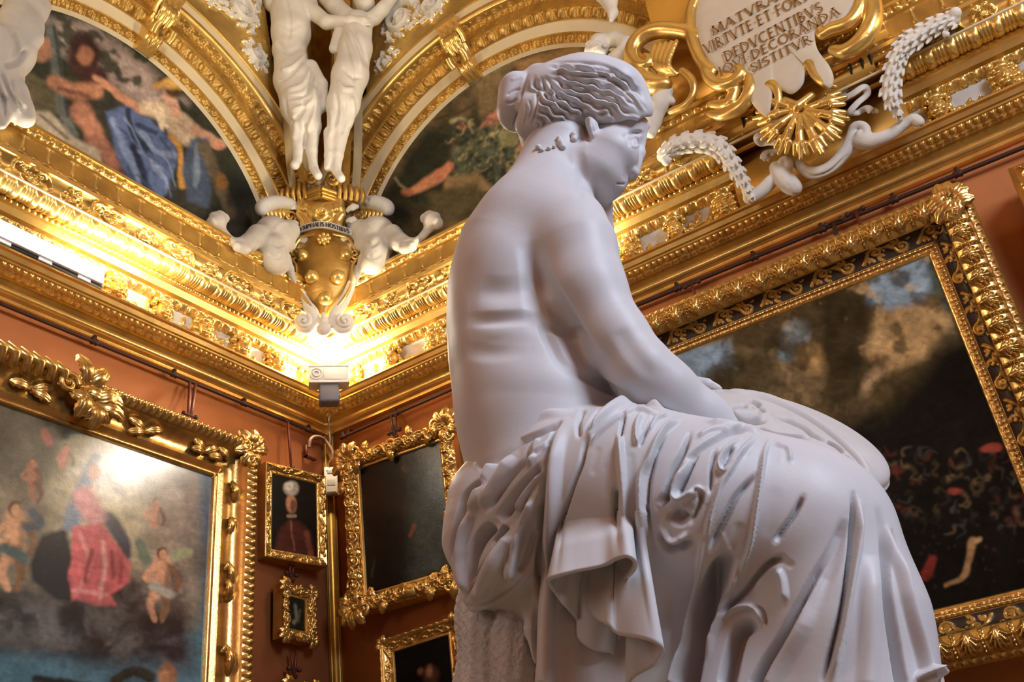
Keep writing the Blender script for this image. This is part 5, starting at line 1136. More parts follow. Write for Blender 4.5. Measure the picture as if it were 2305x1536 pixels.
def hanger(side, top, bot, label, o0=.075, o1=.2, w=.028, m='strap', fork=False):
    f = onL if side == 'L' else onR; a, b = f(*top, o0), f(*bot, o1); r = np.array([0, 1., 0]) if side == 'L' else np.array([1., 0, 0]); n = np.cross(nrm((b - a)[None])[0], r); mb = MB()
    for (p0, p1, sx) in (((a - r * .02, b - r * .01, 1), (a + r * .035, b + r * .008, 1)) if fork else ((a, b, 1),)):
        c = [p0 - r * w / 2, p0 + r * w / 2, p1 + r * w / 2, p1 - r * w / 2]; V = np.array([q + n * s * .006 for s in (-1, 1) for q in c]); mb.add(V, np.array([[0, 1, 2, 3], [7, 6, 5, 4], [0, 4, 5, 1], [1, 5, 6, 2], [2, 6, 7, 3], [3, 7, 4, 0]]))
    root = mb.build('picture_hanger', M[m], None, False); tag(root, label, 'hanger', None)
    d = (a + b) / 2 * .35 + .65 * b if fork else a
    q = MB(); q.tube([d - r * .05, d + r * .05], .010, 8); q.ball(d - r * .055, .02, 0, 8); q.ball(d + r * .055, .02, 0, 8); q.build('bolt', M['iron'], root)
    q = MB(); q.tube([b + UP * .03, b - UP * .02 + n * 0, b - UP * .035 + r * .02, b - UP * .01 + r * .035], .009, 8); q.build('hook', M['iron'], root)
hanger('L', (432, 862), (426, 952), 'forked red iron hanger holding the large painting of the figure in red', .08, .17, .022, 'strap', True)
hanger('L', (648, 948), (655, 1046), 'flat hanger strap from the left rail down to the turban portrait', .075, .10, .02, 'strap')
hanger('L', (656, 1262), (656, 1300), 'short hanger links between the turban portrait and the tiny picture', .075, .08, .018, 'strap', True)
hanger('L', (660, 1466), (662, 1516), 'lowest hanger links, below the tiny picture with the curly frame', .075, .08, .018, 'strap', True)
hanger('R', (884, 936), (888, 980), 'hanger strap at the left end of the short rail, above the black painting', .085, .14, .02, 'iron', True)
hanger('R', (1557, 640), (1572, 690), 'red hanger strap of the huge landscape, nearest the arm of the statue', .085, .3, .022)
hanger('R', (1876, 500), (1886, 545), 'dark hanger strap of the huge landscape with a round knob on top', .085, .3, .03, 'iron')
hanger('R', (1925, 476), (1946, 528), 'red hanger strap of the huge landscape, nearest its carved corner', .085, .3, .022)
# ---- corner pilaster strip
pm_ = MB(); 
for k, (w, dpt) in enumerate(((.050, .055), (.036, .064), (.022, .073))):
    V = []
    for z in (0.0, 3.975 + Z0):
        for (a, b) in ((-w, dpt), (w, dpt), (w, .0), (-w, .0)): V.append(np.array([.0, .0, z]) + sd * a + dn * (b + .006))
    pm_.add(np.array(V), np.array([[0, 1, 5, 4], [1, 2, 6, 5], [3, 0, 4, 7], [2, 3, 7, 6], [0, 3, 2, 1], [4, 5, 6, 7]]))
for sg in (-.032, .032): pm_.tube([sd * sg + dn * .066, sd * sg + dn * .066 + UP * (3.97 + Z0)], .008, 6)
tag(pm_.build('trim_4', M['gold_dull'], None, False), kind='structure')
# ---- sensor box on the pilaster
def cplane(x, y, d): # point on the diagonal plane d in front of the corner
    dr = ray(x, y); t = ((dn * d - CAM) @ dn) / (dr @ dn); return CAM + t * dr
c0 = cplane(745, 1083, .13); sb = empty('alarm_sensor', c0 - UP * .13); tag(sb, 'ivory plastic sensor box fixed to the gilt corner strip', 'sensor')
def cb(name, lo, hi, m, bev=0.):
    mb = MB().box(lo, hi, 0, lambda V: c0 + V[:, :1] * sd + V[:, 1:2] * dn + V[:, 2:] * UP); o = mb.build(name, m, sb, False)
    if bev: b_ = o.modifiers.new('bevel', 'BEVEL'); b_.width = bev; b_.segments = 3
    return o
cb('case', (-.058, -.05, -.128), (.058, .02, .128), M['plastic'], .014); cb('lens', (-.032, .018, .06), (.03, .024, .095), M['stucco_grey'], .003); cb('speaker_panel', (-.034, .018, -.052), (.034, .023, .004), M['stucco_grey'], .002); cb('slot', (-.04, .018, -.112), (.04, .022, -.103), M['stucco_grey'])
led = MB().ball(c0 + sd * -.034 + dn * .022 + UP * .093, .006, 0, 8); led.build('indicator_light', M['white_metal'], sb)
# ---- floodlight in the corner
f0 = cplane(741, 862, .72); fl = empty('corner_floodlight', f0 - UP * .2); tag(fl, 'white box floodlight on a grey bracket in the corner of the cornice', 'floodlight')
def fb(name, lo, hi, m, bev=0., par=None):
    mb = MB().box(lo, hi, 0, lambda V: f0 + V[:, :1] * sd + V[:, 1:2] * dn + V[:, 2:] * UP); o = mb.build(name, m, par or fl, False)
    if bev: b_ = o.modifiers.new('bevel', 'BEVEL'); b_.width = bev; b_.segments = 3
    return o
hb = fb('housing', (-.165, -.12, .012), (.165, .0, .165), M['white_metal'], .008)
fb('top_rim', (-.17, -.13, .158), (.17, .008, .172), M['white_metal'], .003); fb('bottom_rim', (-.17, -.13, .0), (.17, .01, .022), M['white_metal'], .004)
gl = MB(); gl.box((-.15, -.11, .168), (.15, -.01, .176), 0, lambda V: f0 + V[:, :1] * sd + V[:, 1:2] * dn + V[:, 2:] * UP); gl.build('lamp_glass', M['lamp_glow'], fl, False)
fb('front_panel', (-.045, .0, .03), (.15, .008, .15), M['white_metal'], .004)
rg_ = MB(); t_ = np.linspace(0, 2 * PI, 25)
for r_, n_ in ((.052, .004), (.026, .008)): rg_.tube([f0 + sd * (-.105 + r_ * math.cos(a)) + UP * (.088 + r_ * math.sin(a)) + dn * n_ for a in t_], .007, 6, 0, False)
rg_.build('speaker_ring', M['white_metal'], fl)
fb('bracket', (-.085, -.14, -.17), (.085, -.005, .0), M['grey_metal'], .02); fb('bracket_clip', (-.095, -.09, -.10), (.095, -.03, -.085), M['white_metal'], .004)
cb_ = MB().tube(smooth_line([f0 + UP * -.16 + dn * -.06, cplane(742, 930, .33), cplane(740, 950, .26), cplane(741, 968, .16), cplane(743, 990, .14), cplane(741, 1002, .13)], 30), .006, 6); o_ = cb_.build('power_cable', M['cable']); tag(o_, 'thin pale cable hanging from the corner floodlight over the gilt strip', 'cable')
br = MB().tube(smooth_line([onL(695, 1008, .12), onL(699, 990, .13), onL(712, 983, .13), cplane(730, 990, .17), cplane(746, 1012, .17), cplane(749, 1030, .17), cplane(740, 1046, .15)], 40), [.016] * 40, 8, 0, True); o_ = br.build('curved_arm', M['brown_cable']); tag(o_, 'curved brown strap arching from the wall to the top of the sensor box', 'strap')
kb = MB(); kb.box((-.006, -.06, -.05), (.03, .07, -.035), 0, lambda V: onL(695, 1022, .03) + V); kb.box((-.006, -.06, -.05), (.03, -.045, .06), 0, lambda V: onL(695, 1022, .03) + V); o_ = kb.build('wall_bracket', M['strap'], None, False); tag(o_, 'small red-brown angle bracket on the wall above the turban portrait', 'bracket')
# ---- long floodlight on the left shelf
ll = empty('long_floodlight', (.33, -3.0, 4.2 + Z0)); tag(ll, 'long glaring white floodlight standing on the left cornice', 'floodlight')
zb_ = 4.207 + Z0
def long_flood(side, root, u0_, u1_):
    X_ = (lambda V: V) if side == 'L' else (lambda V: np.stack([-V[:, 1], -V[:, 0], V[:, 2]], 1))
    def lb(name, lo, hi, m, bev=0.):
        o = MB().box(lo, hi, 0, X_).build(name, m, root, False)
        if bev: b_ = o.modifiers.new('bevel', 'BEVEL'); b_.width = bev; b_.segments = 2
        return o
    lb('housing', (.25, -u1_, zb_ + .03), (.31, -u0_, zb_ + .15), M['white_metal'], .006); lb('top_tray', (.23, -u1_ - .01, zb_ + .145), (.315, -u0_ + .01, zb_ + .16), M['white_metal'], .004)
    for k in range(6): lb('diffuser', (.311, -u1_ + .02 + k * .163, zb_ + .045), (.318, -u1_ + .172 + k * .163, zb_ + .14), M['lamp_glow'], .003)
    lb('base_rail', (.20, -u1_, zb_), (.29, -u0_, zb_ + .03), M['black'])
    for k in range(3): lb('foot', (.285, -u1_ + .2 + k * .3, zb_), (.30, -u1_ + .3 + k * .3, zb_ + .03), M['white_metal'], .004)
long_flood('L', ll, 2.62, 3.62)
l2 = empty('long_floodlight', (2.5, -.33, 4.2 + Z0)); tag(l2, 'long white floodlight on the right cornice, mostly hidden behind the back of the marble statue', 'floodlight')
long_flood('R', l2, 2.10, 3.05)
# ================================================================== stucco figures, arms, cartouche
use_plane(7.04)
def fig_left(s):
    sc(s, [(655, 30, .10, 46), (655, 75, .10, 42), (650, 110, .11, 36)], .05, 1.); sc(s, [(620, 5, .10, 26), (690, 12, .10, 26)], .05); sc(s, [(655, -25, .1, 20), (655, -60, .1, 30)], .04)
    sc(s, [(698, 22, .08, 20), (735, 50, .06, 16), (790, 48, .03, 13), (818, 48, .02, 12)], .03); sc(s, [(618, 8, .1, 22), (600, -40, .12, 18)], .03)
    for k in range(4): sc(s, [(812, 44 + k * 4, .02, 4), (834, 42 + k * 4.5, .02, 3)], .008)
    sc(s, [(652, 118, .10, 36), (660, 180, .08, 42), (678, 240, .08, 44), (690, 285, .09, 34)], .05, .9); sc(s, [(700, 150, .09, 16), (722, 190, .10, 15), (728, 240, .10, 13)], .03)
    sc(s, [(672, 285, .08, 19), (672, 330, .08, 14), (670, 362, .07, 10), (664, 372, .05, 11)], .02); sc(s, [(702, 280, .09, 19), (702, 340, .09, 13), (706, 378, .09, 10), (716, 396, .06, 10)], .02)
def fig_right(s):
    sc(s, [(805, 55, .13, 34), (800, 110, .12, 36), (788, 170, .10, 40), (772, 235, .09, 36), (762, 290, .10, 26)], .05, .9); sc(s, [(842, 40, .12, 18), (862, 20, .10, 15), (885, -10, .08, 14)], .03); sc(s, [(770, 62, .12, 16), (752, 110, .12, 12)], .03)
    sc(s, [(822, 8, .10, 22), (815, -20, .1, 26)], .02); sc(s, [(730, -5, .14, 16), (755, 15, .13, 20), (780, 40, .13, 24)], .04)
    sc(s, [(745, 300, .09, 17), (742, 350, .09, 12), (738, 378, .08, 9)], .02); sc(s, [(766, 300, .10, 19), (760, 350, .10, 13), (757, 385, .09, 10), (768, 402, .07, 10)], .02)
FL = [([(640, -10), (652, 40), (650, 90)], 8, -14), ([(625, 50), (655, 62), (685, 50)], 10, -10), ([(622, 90), (648, 118), (690, 100)], 9, -16),
      ([(690, 120), (660, 150), (630, 160)], 8, 22), ([(690, 130), (650, 170), (625, 185)], 7, -22), ([(700, 150), (680, 190), (640, 205)], 8, 20), ([(705, 165), (690, 210), (640, 222)], 7, -24), ([(705, 190), (700, 230), (650, 250)], 8, 20), ([(690, 215), (680, 250), (650, 285)], 7, -22), ([(712, 215), (705, 260), (690, 300)], 8, 20), ([(720, 200), (716, 250), (712, 290)], 6, -20), ([(660, 250), (665, 290), (660, 320)], 8, 18), ([(685, 270), (688, 310), (684, 330)], 6, -22), ([(640, 215), (645, 250), (650, 275)], 6, -16)]
FR = [([(780, 60), (800, 110), (815, 160)], 8, 20), ([(775, 90), (790, 140), (800, 190)], 7, -22), ([(790, 60), (815, 100), (826, 150)], 6, -18), ([(770, 150), (790, 170), (815, 175)], 7, -16), ([(760, 180), (775, 200), (800, 200)], 8, 20), ([(755, 200), (760, 250), (750, 290)], 7, -20), ([(790, 215), (795, 250), (785, 290)], 8, 22), ([(775, 225), (778, 265), (768, 305)], 6, -20), ([(745, 240), (748, 280), (742, 310)], 8, 18), ([(800, 215), (802, 250)], 7, -16)]
carve_o = carve('stucco_figure', M['stucco'], (570, 850, -110, 420, -.25, .35), .011, fig_left, FL); tag(carve_o, 'white stucco figure with bare torso and skirt, left of the pair above the arms', 'figure', 'pair of stucco figures in the corner')
carve_o = carve('stucco_figure', M['stucco'], (715, 915, -90, 420, -.25, .35), .011, fig_right, FR); tag(carve_o, 'white stucco figure draped to the shoulders, right of the pair above the arms', 'figure', 'pair of stucco figures in the corner')
# gold volutes they stand on
use_plane(7.36)
vb = MB()
for sg, cx_ in ((-1, 703), (1, 748)):
    t = np.linspace(0, 1, 40); vb.tube([PF(cx_ + 16 * (1 - .88 * q) * math.cos(-.5 + sg * 9 * q), 402 + 16 * (1 - .88 * q) * math.sin(-.5 + sg * 9 * q), -.02 - .03 * q) for q in t], np.linspace(.026, .012, 40), 8)
    for k in range(5): vb.tube([PF(cx_ + sg * (14 + 13 * k), 408 + 5 * k, .03), PF(cx_ + sg * (18 + 13 * k), 430 + 3 * k, .0), PF(cx_ + sg * (16 + 13 * k), 446 + 2 * k, .05)], .022, 8)
for sg, xx in ((-1, 640), (1, 806)):
    for dy, r_, e_ in ((0, .03, .0), (9, .022, .03), (16, .03, .05)): vb.tube([PF(723, 424 + dy, -.06 + e_), PF((723 + xx) / 2, 438 + dy, .06 + e_), PF(xx, 453 + dy, .16 + e_)], r_, 8)
o_ = vb.build('scroll_pedestal', M['gold_dull']); tag(o_, 'dark gilt double scroll under the feet of the stucco pair', 'pedestal')
# ---- coat of arms
use_plane(7.42)
arms = empty('coat_of_arms', PF(730, 745, .1)); tag(arms, 'gilded shield with raised balls, crowned and bordered in white stucco, in the corner', 'coat of arms')
def shield(s):
    for (y, w, e) in ((545, 58, .06), (575, 64, .04), (605, 62, .03), (635, 56, .04), (660, 44, .06), (684, 28, .08)):
        sc(s, [(730 - w * .55, y, e + .03, w * .45), (730 + w * .55, y, e + .03, w * .45)], .06, .5); sc(s, [(730, y, e, w * .6)], .06, .5)
    sc(s, [(730, 684, .06, 16), (729, 706, .07, 14)], .03, .8); sc(s, [(676, 560, .06, 16), (662, 590, .08, 10)], .03); sc(s, [(786, 560, .06, 16), (799, 590, .08, 10)], .03)
a1 = carve('shield', M['gold_dull'], (640, 820, 515, 730, -.2, .3), .008, shield, None, arms)
for (x, y, r, e) in ((681, 576, 15, .0), (778, 576, 15, .0), (702, 624, 17, -.03), (761, 624, 17, -.03), (732, 673, 17, -.0)):
    q = MB().ball(PF(x, y, e), r * PT(x, y), 0, 18); q.build('ball', M['gold'], arms)
q = MB(); c_ = PF(730, 541, -.03); q.ball(c_, 12 * PT(730, 541), 0, 14); 
for k in range(8): q.ball(c_ + HR * .05 * math.cos(k * .785) + UP * .05 * math.sin(k * .785) - HF * .02, .02, 0, 8)
q.build('flower_boss', M['gold'], arms)
rm = MB()
for sg in (-1, 1):
    f = lambda x: 730 + sg * x
    rm.tube(smooth_line([PF(f(20), 528, .0), PF(f(52), 536, .0), PF(f(66), 556, .01), PF(f(76), 580, .03), PF(f(64), 598, .02), PF(f(60), 640, .01), PF(f(42), 676, .0), PF(f(20), 700, .0)], 40), .016, 8)
    t = np.linspace(0, 1, 26); rm.tube([PF(f(70 + 12 * (1 - .8 * q) * math.cos(1 + 7 * q)), 572 + 12 * (1 - .8 * q) * math.sin(1 + 7 * q), .01) for q in t], .012, 6)
rm.build('rim', M['gold'], arms)
def border(s):
    for sg in (-1, 1):
        f = lambda x: 730 + sg * x
        scs(s, [(f(66), 600, .05, 7), (f(64), 630, .04, 8), (f(54), 660, .04, 10), (f(38), 688, .03, 12), (f(26), 706, .02, 13), (f(24), 726, .01, 13), (f(34), 742, .0, 11), (f(50), 740, -.01, 9), (f(58), 726, -.01, 8), (f(52), 714, -.01, 7), (f(43), 716, -.02, 6), (f(43), 724, -.02, 6)], .012, .8)
        for k in range(5): scs(s, [(f(60 - k * 5), 640 + k * 11, .03, 9)], .015)
    scs(s, [(729, 742, -.04, 17)], .01, .8); scs(s, [(729, 726, -.02, 11), (728, 706, .0, 4)], .02)
for sg in (-1, 1):
    t = np.linspace(0, 1, 44); P = [PF(730 + sg * (46 - 15 * (1 - .86 * q) * math.cos(-.9 + 8.4 * q)), 722 + 15 * (1 - .86 * q) * math.sin(-.9 + 8.4 * q) * 1, -.035 - .03 * q) for q in t]; vv = MB().tube(P, np.linspace(.024, .014, 44), 8); vv.ball(P[-1], .02, 0, 10); vv.build('volute', M['stucco'], arms)
carve('stucco_border', M['stucco'], (650, 810, 585, 775, -.2, .25), .007, border, None, arms)
def crown(s):
    sc(s, [(700, 470, .04, 20), (722, 480, .02, 26), (746, 470, .04, 20)], .04, .7); sc(s, [(685, 490, .05, 13), (690, 510, .06, 12), (722, 512, .06, 16), (756, 510, .06, 12), (762, 490, .05, 13)], .03, .7)
    for k in range(9): a = PI * (.12 + .095 * k); sc(s, [(722 - 12 * math.cos(a), 470 - 6 * math.sin(a), .0, 4), (722 - 34 * math.cos(a), 468 - 32 * math.sin(a), .02, 5.5)], .006)
    for sg in (-1, 1):
        sc(s, [(722 + sg * 30, 440, .03, 9), (722 + sg * 44, 452, .02, 9), (722 + sg * 44, 470, .02, 8), (722 + sg * 35, 472, .0, 7), (722 + sg * 34, 462, -.01, 6)], .01); sc(s, [(722 + sg * 46, 460, .04, 8), (722 + sg * 48, 485, .05, 9), (722 + sg * 34, 500, .05, 8)], .015)
    sc(s, [(722, 478, -.04, 9), (722, 487, -.05, 4)], .01, 1, '-'); sc(s, [(706, 486, -.01, 5), (722, 497, -.02, 6), (738, 486, -.01, 5)], .01); sc(s, [(712, 472, -.02, 5), (722, 474, -.03, 6), (733, 472, -.02, 5)], .01)
carve('crown_mask', M['gold'], (660, 785, 425, 535, -.2, .25), .006, crown, None, arms)
for k, (x, y, a, L) in enumerate(((688, 448, 130, 30), (700, 434, 110, 30), (718, 428, 95, 30), (738, 430, 75, 30), (756, 438, 55, 32), (770, 452, 30, 32), (778, 474, 0, 32), (778, 496, -25, 32), (676, 470, 165, 28), (672, 500, 200, 28), (664, 510, 215, 26), (788, 512, -35, 26), (700, 538, 200, 26), (762, 538, -20, 26), (684, 548, 235, 22), (778, 548, -55, 22))):
    a = math.radians(a); B = PF(x, y, .04); lf = MB(); leaf3(lf, B, B + (HR * math.cos(a) + UP * math.sin(a)) * L * PT(x, y) - HF * .03, np.cross(HF, HR * math.cos(a) + UP * math.sin(a)), -HF, .034, .25, 0, 12, 9, 2); lf.build('stucco_leaf', M['stucco'], arms)
# banderole with its motto
BX = np.linspace(652, 792, 60); BYc = lambda x: 518 - 9 * np.sin(np.clip((x - 652) / 140, 0, 1) * PI) + 4 * np.cos((x - 652) / 140 * 2 * PI)
Pb = np.array([[PF(x, BYc(x) - 7, -.06 - .03 * math.sin((x - 652) / 140 * PI)), PF(x, BYc(x) + 7.5, -.06 - .03 * math.sin((x - 652) / 140 * PI))] for x in BX]); bn = MB().grid(Pb); bn.grid(Pb + HF * .012)
banner = bn.build('banderole', M['stucco_grey'], arms)
# ---- a Roman capital alphabet: strokes (x0, y0, x1, y1, thick?) in a unit cell, advance width
def arcp(cx, cy, rx, ry, a0, a1, n=10): return [(cx + rx * math.cos(math.radians(a0 + (a1 - a0) * i / n)), cy + ry * math.sin(math.radians(a0 + (a1 - a0) * i / n))) for i in range(n + 1)]
GLY = {'A': (.74, [[(0.04, 0), (.36, 1)], [(.36, 1), (.70, 0)], [(.16, .36), (.57, .36)]], 'tTt'), 'M': (.95, [[(.08, 0), (.18, 1)], [(.18, 1), (.47, .08)], [(.47, .08), (.78, 1)], [(.78, 1), (.88, 0)]], 'tTtT'), 'T': (.66, [[(.33, 0), (.33, 1)], [(.02, .97), (.64, .97)]], 'Tt'),
       'V': (.72, [[(.02, 1), (.36, 0)], [(.36, 0), (.68, 1)]], 'Tt'), 'R': (.66, [[(.1, 0), (.1, 1)], arcp(.1, .75, .36, .24, 90, -90), [(.28, .5), (.64, 0)]], 'TtT'), 'I': (.28, [[(.14, 0), (.14, 1)]], 'T'), 'E': (.56, [[(.1, 0), (.1, 1)], [(.1, .97), (.5, .97)], [(.1, .52), (.44, .52)], [(.1, .03), (.52, .03)]], 'Tttt'),
       'F': (.54, [[(.1, 0), (.1, 1)], [(.1, .97), (.5, .97)], [(.1, .52), (.44, .52)]], 'Ttt'), 'O': (.86, [arcp(.42, .5, .38, .48, 0, 360, 20)], 'm'), 'D': (.78, [[(.1, 0), (.1, 1)], arcp(.1, .5, .58, .47, 90, -90, 14)], 'Tm'), 'C': (.74, [arcp(.42, .5, .36, .48, 50, 310, 16)], 'm'), 'N': (.80, [[(.1, 0), (.1, 1)], [(.1, 1), (.68, 0)], [(.68, 0), (.68, 1)]], 'tTt'),
       'B': (.62, [[(.1, 0), (.1, 1)], arcp(.1, .76, .32, .22, 90, -90), arcp(.1, .27, .40, .26, 90, -90)], 'Ttm'), 'S': (.54, [arcp(.27, .75, .2, .22, 30, 270, 10) + arcp(.25, .26, .23, .25, 90, -150, 10)], 'm'), 'P': (.6, [[(.1, 0), (.1, 1)], arcp(.1, .73, .38, .25, 90, -90)], 'Tm'), 'H': (.8, [[(.1, 0), (.1, 1)], [(.68, 0), (.68, 1)], [(.1, .52), (.68, .52)]], 'TTt'), 'L': (.54, [[(.1, 0), (.1, 1)], [(.1, .03), (.5, .03)]], 'Tt'), '·': (.3, [[(.12, .48), (.18, .52)]], 'T'), 'X': (.7, [[(.05, 0), (.64, 1)], [(.05, 1), (.64, 0)]], 'tT'), ' ': (.4, [], '')}
def write(mb, text, place, height, track=.10, th=.075):
    """place(x, y): metres along / up -> point; returns nothing, adds raised ribbon strokes"""
    x = 0.
    for ch in text:
        adv, sts, wt = GLY[ch]
        for st, w_ in zip(sts, wt):
            p = np.array(st, float); d = nrm(np.gradient(p, axis=0)); nn = np.stack([-d[:, 1], d[:, 0]], 1); w = th * {'T': 1., 't': .55, 'm': .85}[w_] * (1 + 0 * p[:, :1])
            if w_ == 'm': w = th * (.55 + .5 * np.abs(d[:, 1:2]))
            L_, R_ = p + nn * w, p - nn * w
            V = np.array([[place((x + a[0]) * height, a[1] * height), place((x + b_[0]) * height, b_[1] * height)] for a, b_ in zip(L_, R_)]); mb.grid(V)
            if len(p) == 2 and ch != '·':
                for e in (0, 1):
                    q = p[e]
                    if abs(d[0, 1]) > .5: 
                        V = np.array([[place((x + q[0] + s_ * th * 2.1) * height, (q[1] + v_ * .028) * height) for v_ in (-1, 1)] for s_ in (-1, 1)]); mb.grid(V)
        x += adv + track
def text_w(t, track=.10): return sum(GLY[c][0] + track for c in t)
lt = MB(); tw = text_w('TRIVMPHALIS·HOSTIBVS', .06)
def on_band(x, y, H=.047):
    fx = 657 + 130 * x / (tw * H); e = -.068 - .03 * math.sin(np.clip((fx - 652) / 140, 0, 1) * PI); return PF(fx, BYc(fx) + 4.6 - y / H * 9.4, e - .004)
write(lt, 'TRIVMPHALIS·HOSTIBVS', on_band, .047, .06, .125); lt.build('motto_lettering', M['black'], banner)
M['stucco_putto'] = mat('stucco_shaded', (.46, .42, .36), .75, 0, .2, 60, .12, .2, 5)  # darker stucco, shade on these figures put into the colour
# ---- stucco creatures either side of the arms
def creature(sg):
    cx_ = 731
    f = lambda x: cx_ + sg * x
    def b_(s):
        sc(s, [(f(118), 525, .10, 40), (f(108), 545, .08, 36)], .05, 1.); sc(s, [(f(92), 530, .06, 30), (f(82), 520, .05, 26)], .04); sc(s, [(f(88), 552, .03, 12), (f(76), 553, .01, 11)], .03)
        sc(s, [(f(120), 560, .06, 34), (f(112), 590, .05, 28), (f(100), 600, .05, 18)], .04); sc(s, [(f(90), 580, .05, 14), (f(80), 605, .05, 10), (f(70), 628, .05, 7)], .02); sc(s, [(f(76), 610, .05, 6), (f(66), 636, .04, 4)], .01)
        sc(s, [(f(150), 530, .10, 26), (f(172), 548, .08, 20), (f(190), 552, .07, 16), (f(204), 546, .06, 10)], .04); sc(s, [(f(196), 556, .03, 12), (f(178), 560, .04, 13)], .02)
        sc(s, [(f(205), 545, .08, 9), (f(222), 530, .10, 8), (f(236), 512, .10, 12)], .02); sc(s, [(f(240), 498, .10, 20), (f(252), 502, .10, 15)], .02); sc(s, [(f(226), 492, .10, 12), (f(236), 486, .10, 12), (f(250), 488, .1, 11)], .01)
    st = [([(f(90), 545), (f(105), 552), (f(125), 540)], 9, -16), ([(f(80), 500), (f(100), 505), (f(115), 520)], 8, 8), ([(f(95), 575), (f(110), 580), (f(130), 570)], 8, -14), ([(f(140), 500), (f(150), 520)], 7, -8), ([(f(150), 545), (f(165), 560)], 8, -12), ([(f(185), 545), (f(200), 548)], 6, -10)]
    return b_, st
use_plane(7.50)
for sg, nm, w in ((-1, 'left', (460, 680)), (1, 'right', (785, 1005))):
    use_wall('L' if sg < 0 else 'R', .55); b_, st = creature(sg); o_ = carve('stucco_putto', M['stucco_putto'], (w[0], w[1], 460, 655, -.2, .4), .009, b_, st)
    tag(o_, 'crouching white stucco winged putto %s' % ('on the side of the arms under the blue-draped fresco' if sg < 0 else 'on the side of the arms nearest the statue'), 'putto', 'stucco putti beside the arms')
    use_wall('L' if sg < 0 else 'R', .40); f = lambda x: 731 + sg * x
    def horn(s): scs(s, [(f(62), 470, .05, 10), (f(78), 460, .04, 12), (f(100), 455, .03, 13), (f(122), 458, .03, 15), (f(140), 466, .05, 14), (f(143), 476, .06, 10)], .02); sc(s, [(f(58), 480, .05, 10), (f(54), 500, .05, 9), (f(60), 520, .05, 7)], .02)
    o_ = carve('cornucopia', M['stucco_grey'], tuple(sorted((f(40), f(165)))) + (435, 540, -.2, .3), .008, horn, [([(f(x), 440), (f(x + 2), 482)], 4, -14, 1) for x in (70, 88, 110, 130)]); tag(o_, 'banded white stucco horn curling over the putto %s' % ('under the blue-draped fresco' if sg < 0 else 'nearest the statue'), 'horn', 'stucco horns beside the arms')
    gv = MB()
    for k in range(6): x = 82 + 9 * k; gv.tube([PF(f(x), 468, .08), PF(f(x + 2), 480, .04), PF(f(x), 496, .08)], .022, 8)
    t = np.linspace(0, 1, 30); gv.tube([PF(f(78) + sg * 14 * (1 - .8 * q) * math.cos(2 + 8 * q), 488 + 14 * (1 - .8 * q) * math.sin(2 + 8 * q), .03) for q in t], .014, 6)
    o_ = gv.build('gilt_scroll', M['gold']); tag(o_, 'small gilt scroll bracket under the stucco horn %s' % ('on the fresco side with blue drapery' if sg < 0 else 'on the side nearest the statue'), 'scroll', 'gilt scrolls beside the arms')
# ---- seated figure at the left edge
use_wall('L', .62)
def edge_fig(s):
    sc(s, [(60, -10, .1, 40), (45, 60, .08, 46), (25, 120, .10, 48), (15, 165, .10, 36)], .06, 1.); sc(s, [(82, -2, .0, 22), (84, 22, .0, 24), (98, 14, -.02, 16)], .04)
    rg = np.random.default_rng(2)
    for k in range(26): sc(s, [(66 + 36 * rg.random(), -8 + 48 * rg.random(), -.05 + .05 * rg.random(), 7)], .008)
    sc(s, [(60, 60, .0, 30), (78, 85, -.02, 20)], .05); sc(s, [(10, 175, .1, 36), (22, 215, .08, 38), (45, 250, .06, 28), (58, 268, .04, 20)], .05); sc(s, [(-20, 100, .1, 50), (-30, 200, .1, 50)], .06); sc(s, [(10, 255, .08, 22), (4, 282, .06, 10)], .03)
EF = [([(30, 70), (40, 100), (35, 130)], 12, -12), ([(60, 110), (40, 140), (10, 150)], 10, -14), ([(5, 160), (20, 200), (40, 245)], 7, -16), ([(-5, 180), (8, 225), (15, 265)], 7, -14), ([(30, 180), (40, 215), (60, 245)], 7, 12), ([(15, 170), (28, 215), (46, 255)], 6, 10)]
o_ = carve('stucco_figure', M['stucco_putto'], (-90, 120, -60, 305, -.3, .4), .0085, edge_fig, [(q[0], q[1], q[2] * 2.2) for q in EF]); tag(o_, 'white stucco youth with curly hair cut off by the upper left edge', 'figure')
# ---- putto behind the head of the statue
use_wall('R', .55)
def putto_r(s):
    rg = np.random.default_rng(8)
    sc(s, [(1340, 118, .05, 26), (1350, 100, .05, 24)], .03)
    for k in range(30): a, b2 = rg.random() * 6.3, rg.random(); sc(s, [(1342 + 28 * b2 * math.cos(a), 108 + 26 * b2 * math.sin(a), .0 - .05 * (1 - b2), 7)], .006)
    sc(s, [(1345, 92, .1, 17), (1385, 88, .08, 16), (1412, 98, .05, 15), (1402, 122, .04, 14), (1384, 140, .04, 14)], .03); sc(s, [(1395, 140, .1, 30), (1410, 190, .1, 34)], .05)
o_ = carve('stucco_putto', M['stucco'], (1295, 1470, 60, 240, -.3, .35), .006, putto_r); tag(o_, 'curly-headed white stucco putto with a raised arm, just above the head of the statue', 'putto')
def leg_r(s): sc(s, [(1500, 205, .0, 16), (1482, 235, -.02, 22), (1470, 275, .0, 18), (1466, 300, .0, 12)], .03); sc(s, [(1490, 210, .0, 12), (1512, 228, .0, 9)], .02)
o_ = carve('stucco_drapery', M['stucco'], (1440, 1540, 180, 320, -.2, .25), .007, leg_r, [([(1480, 225), (1470, 280)], 5, -10), ([(1495, 215), (1492, 250)], 4, -10)]); tag(o_, 'end of white stucco drapery hanging beside the brow of the statue', 'drapery')
def foot_r(s): sc(s, [(1350, -20, .0, 20), (1372, 5, .0, 17), (1380, 30, -.02, 11), (1376, 46, -.03, 6)], .03)
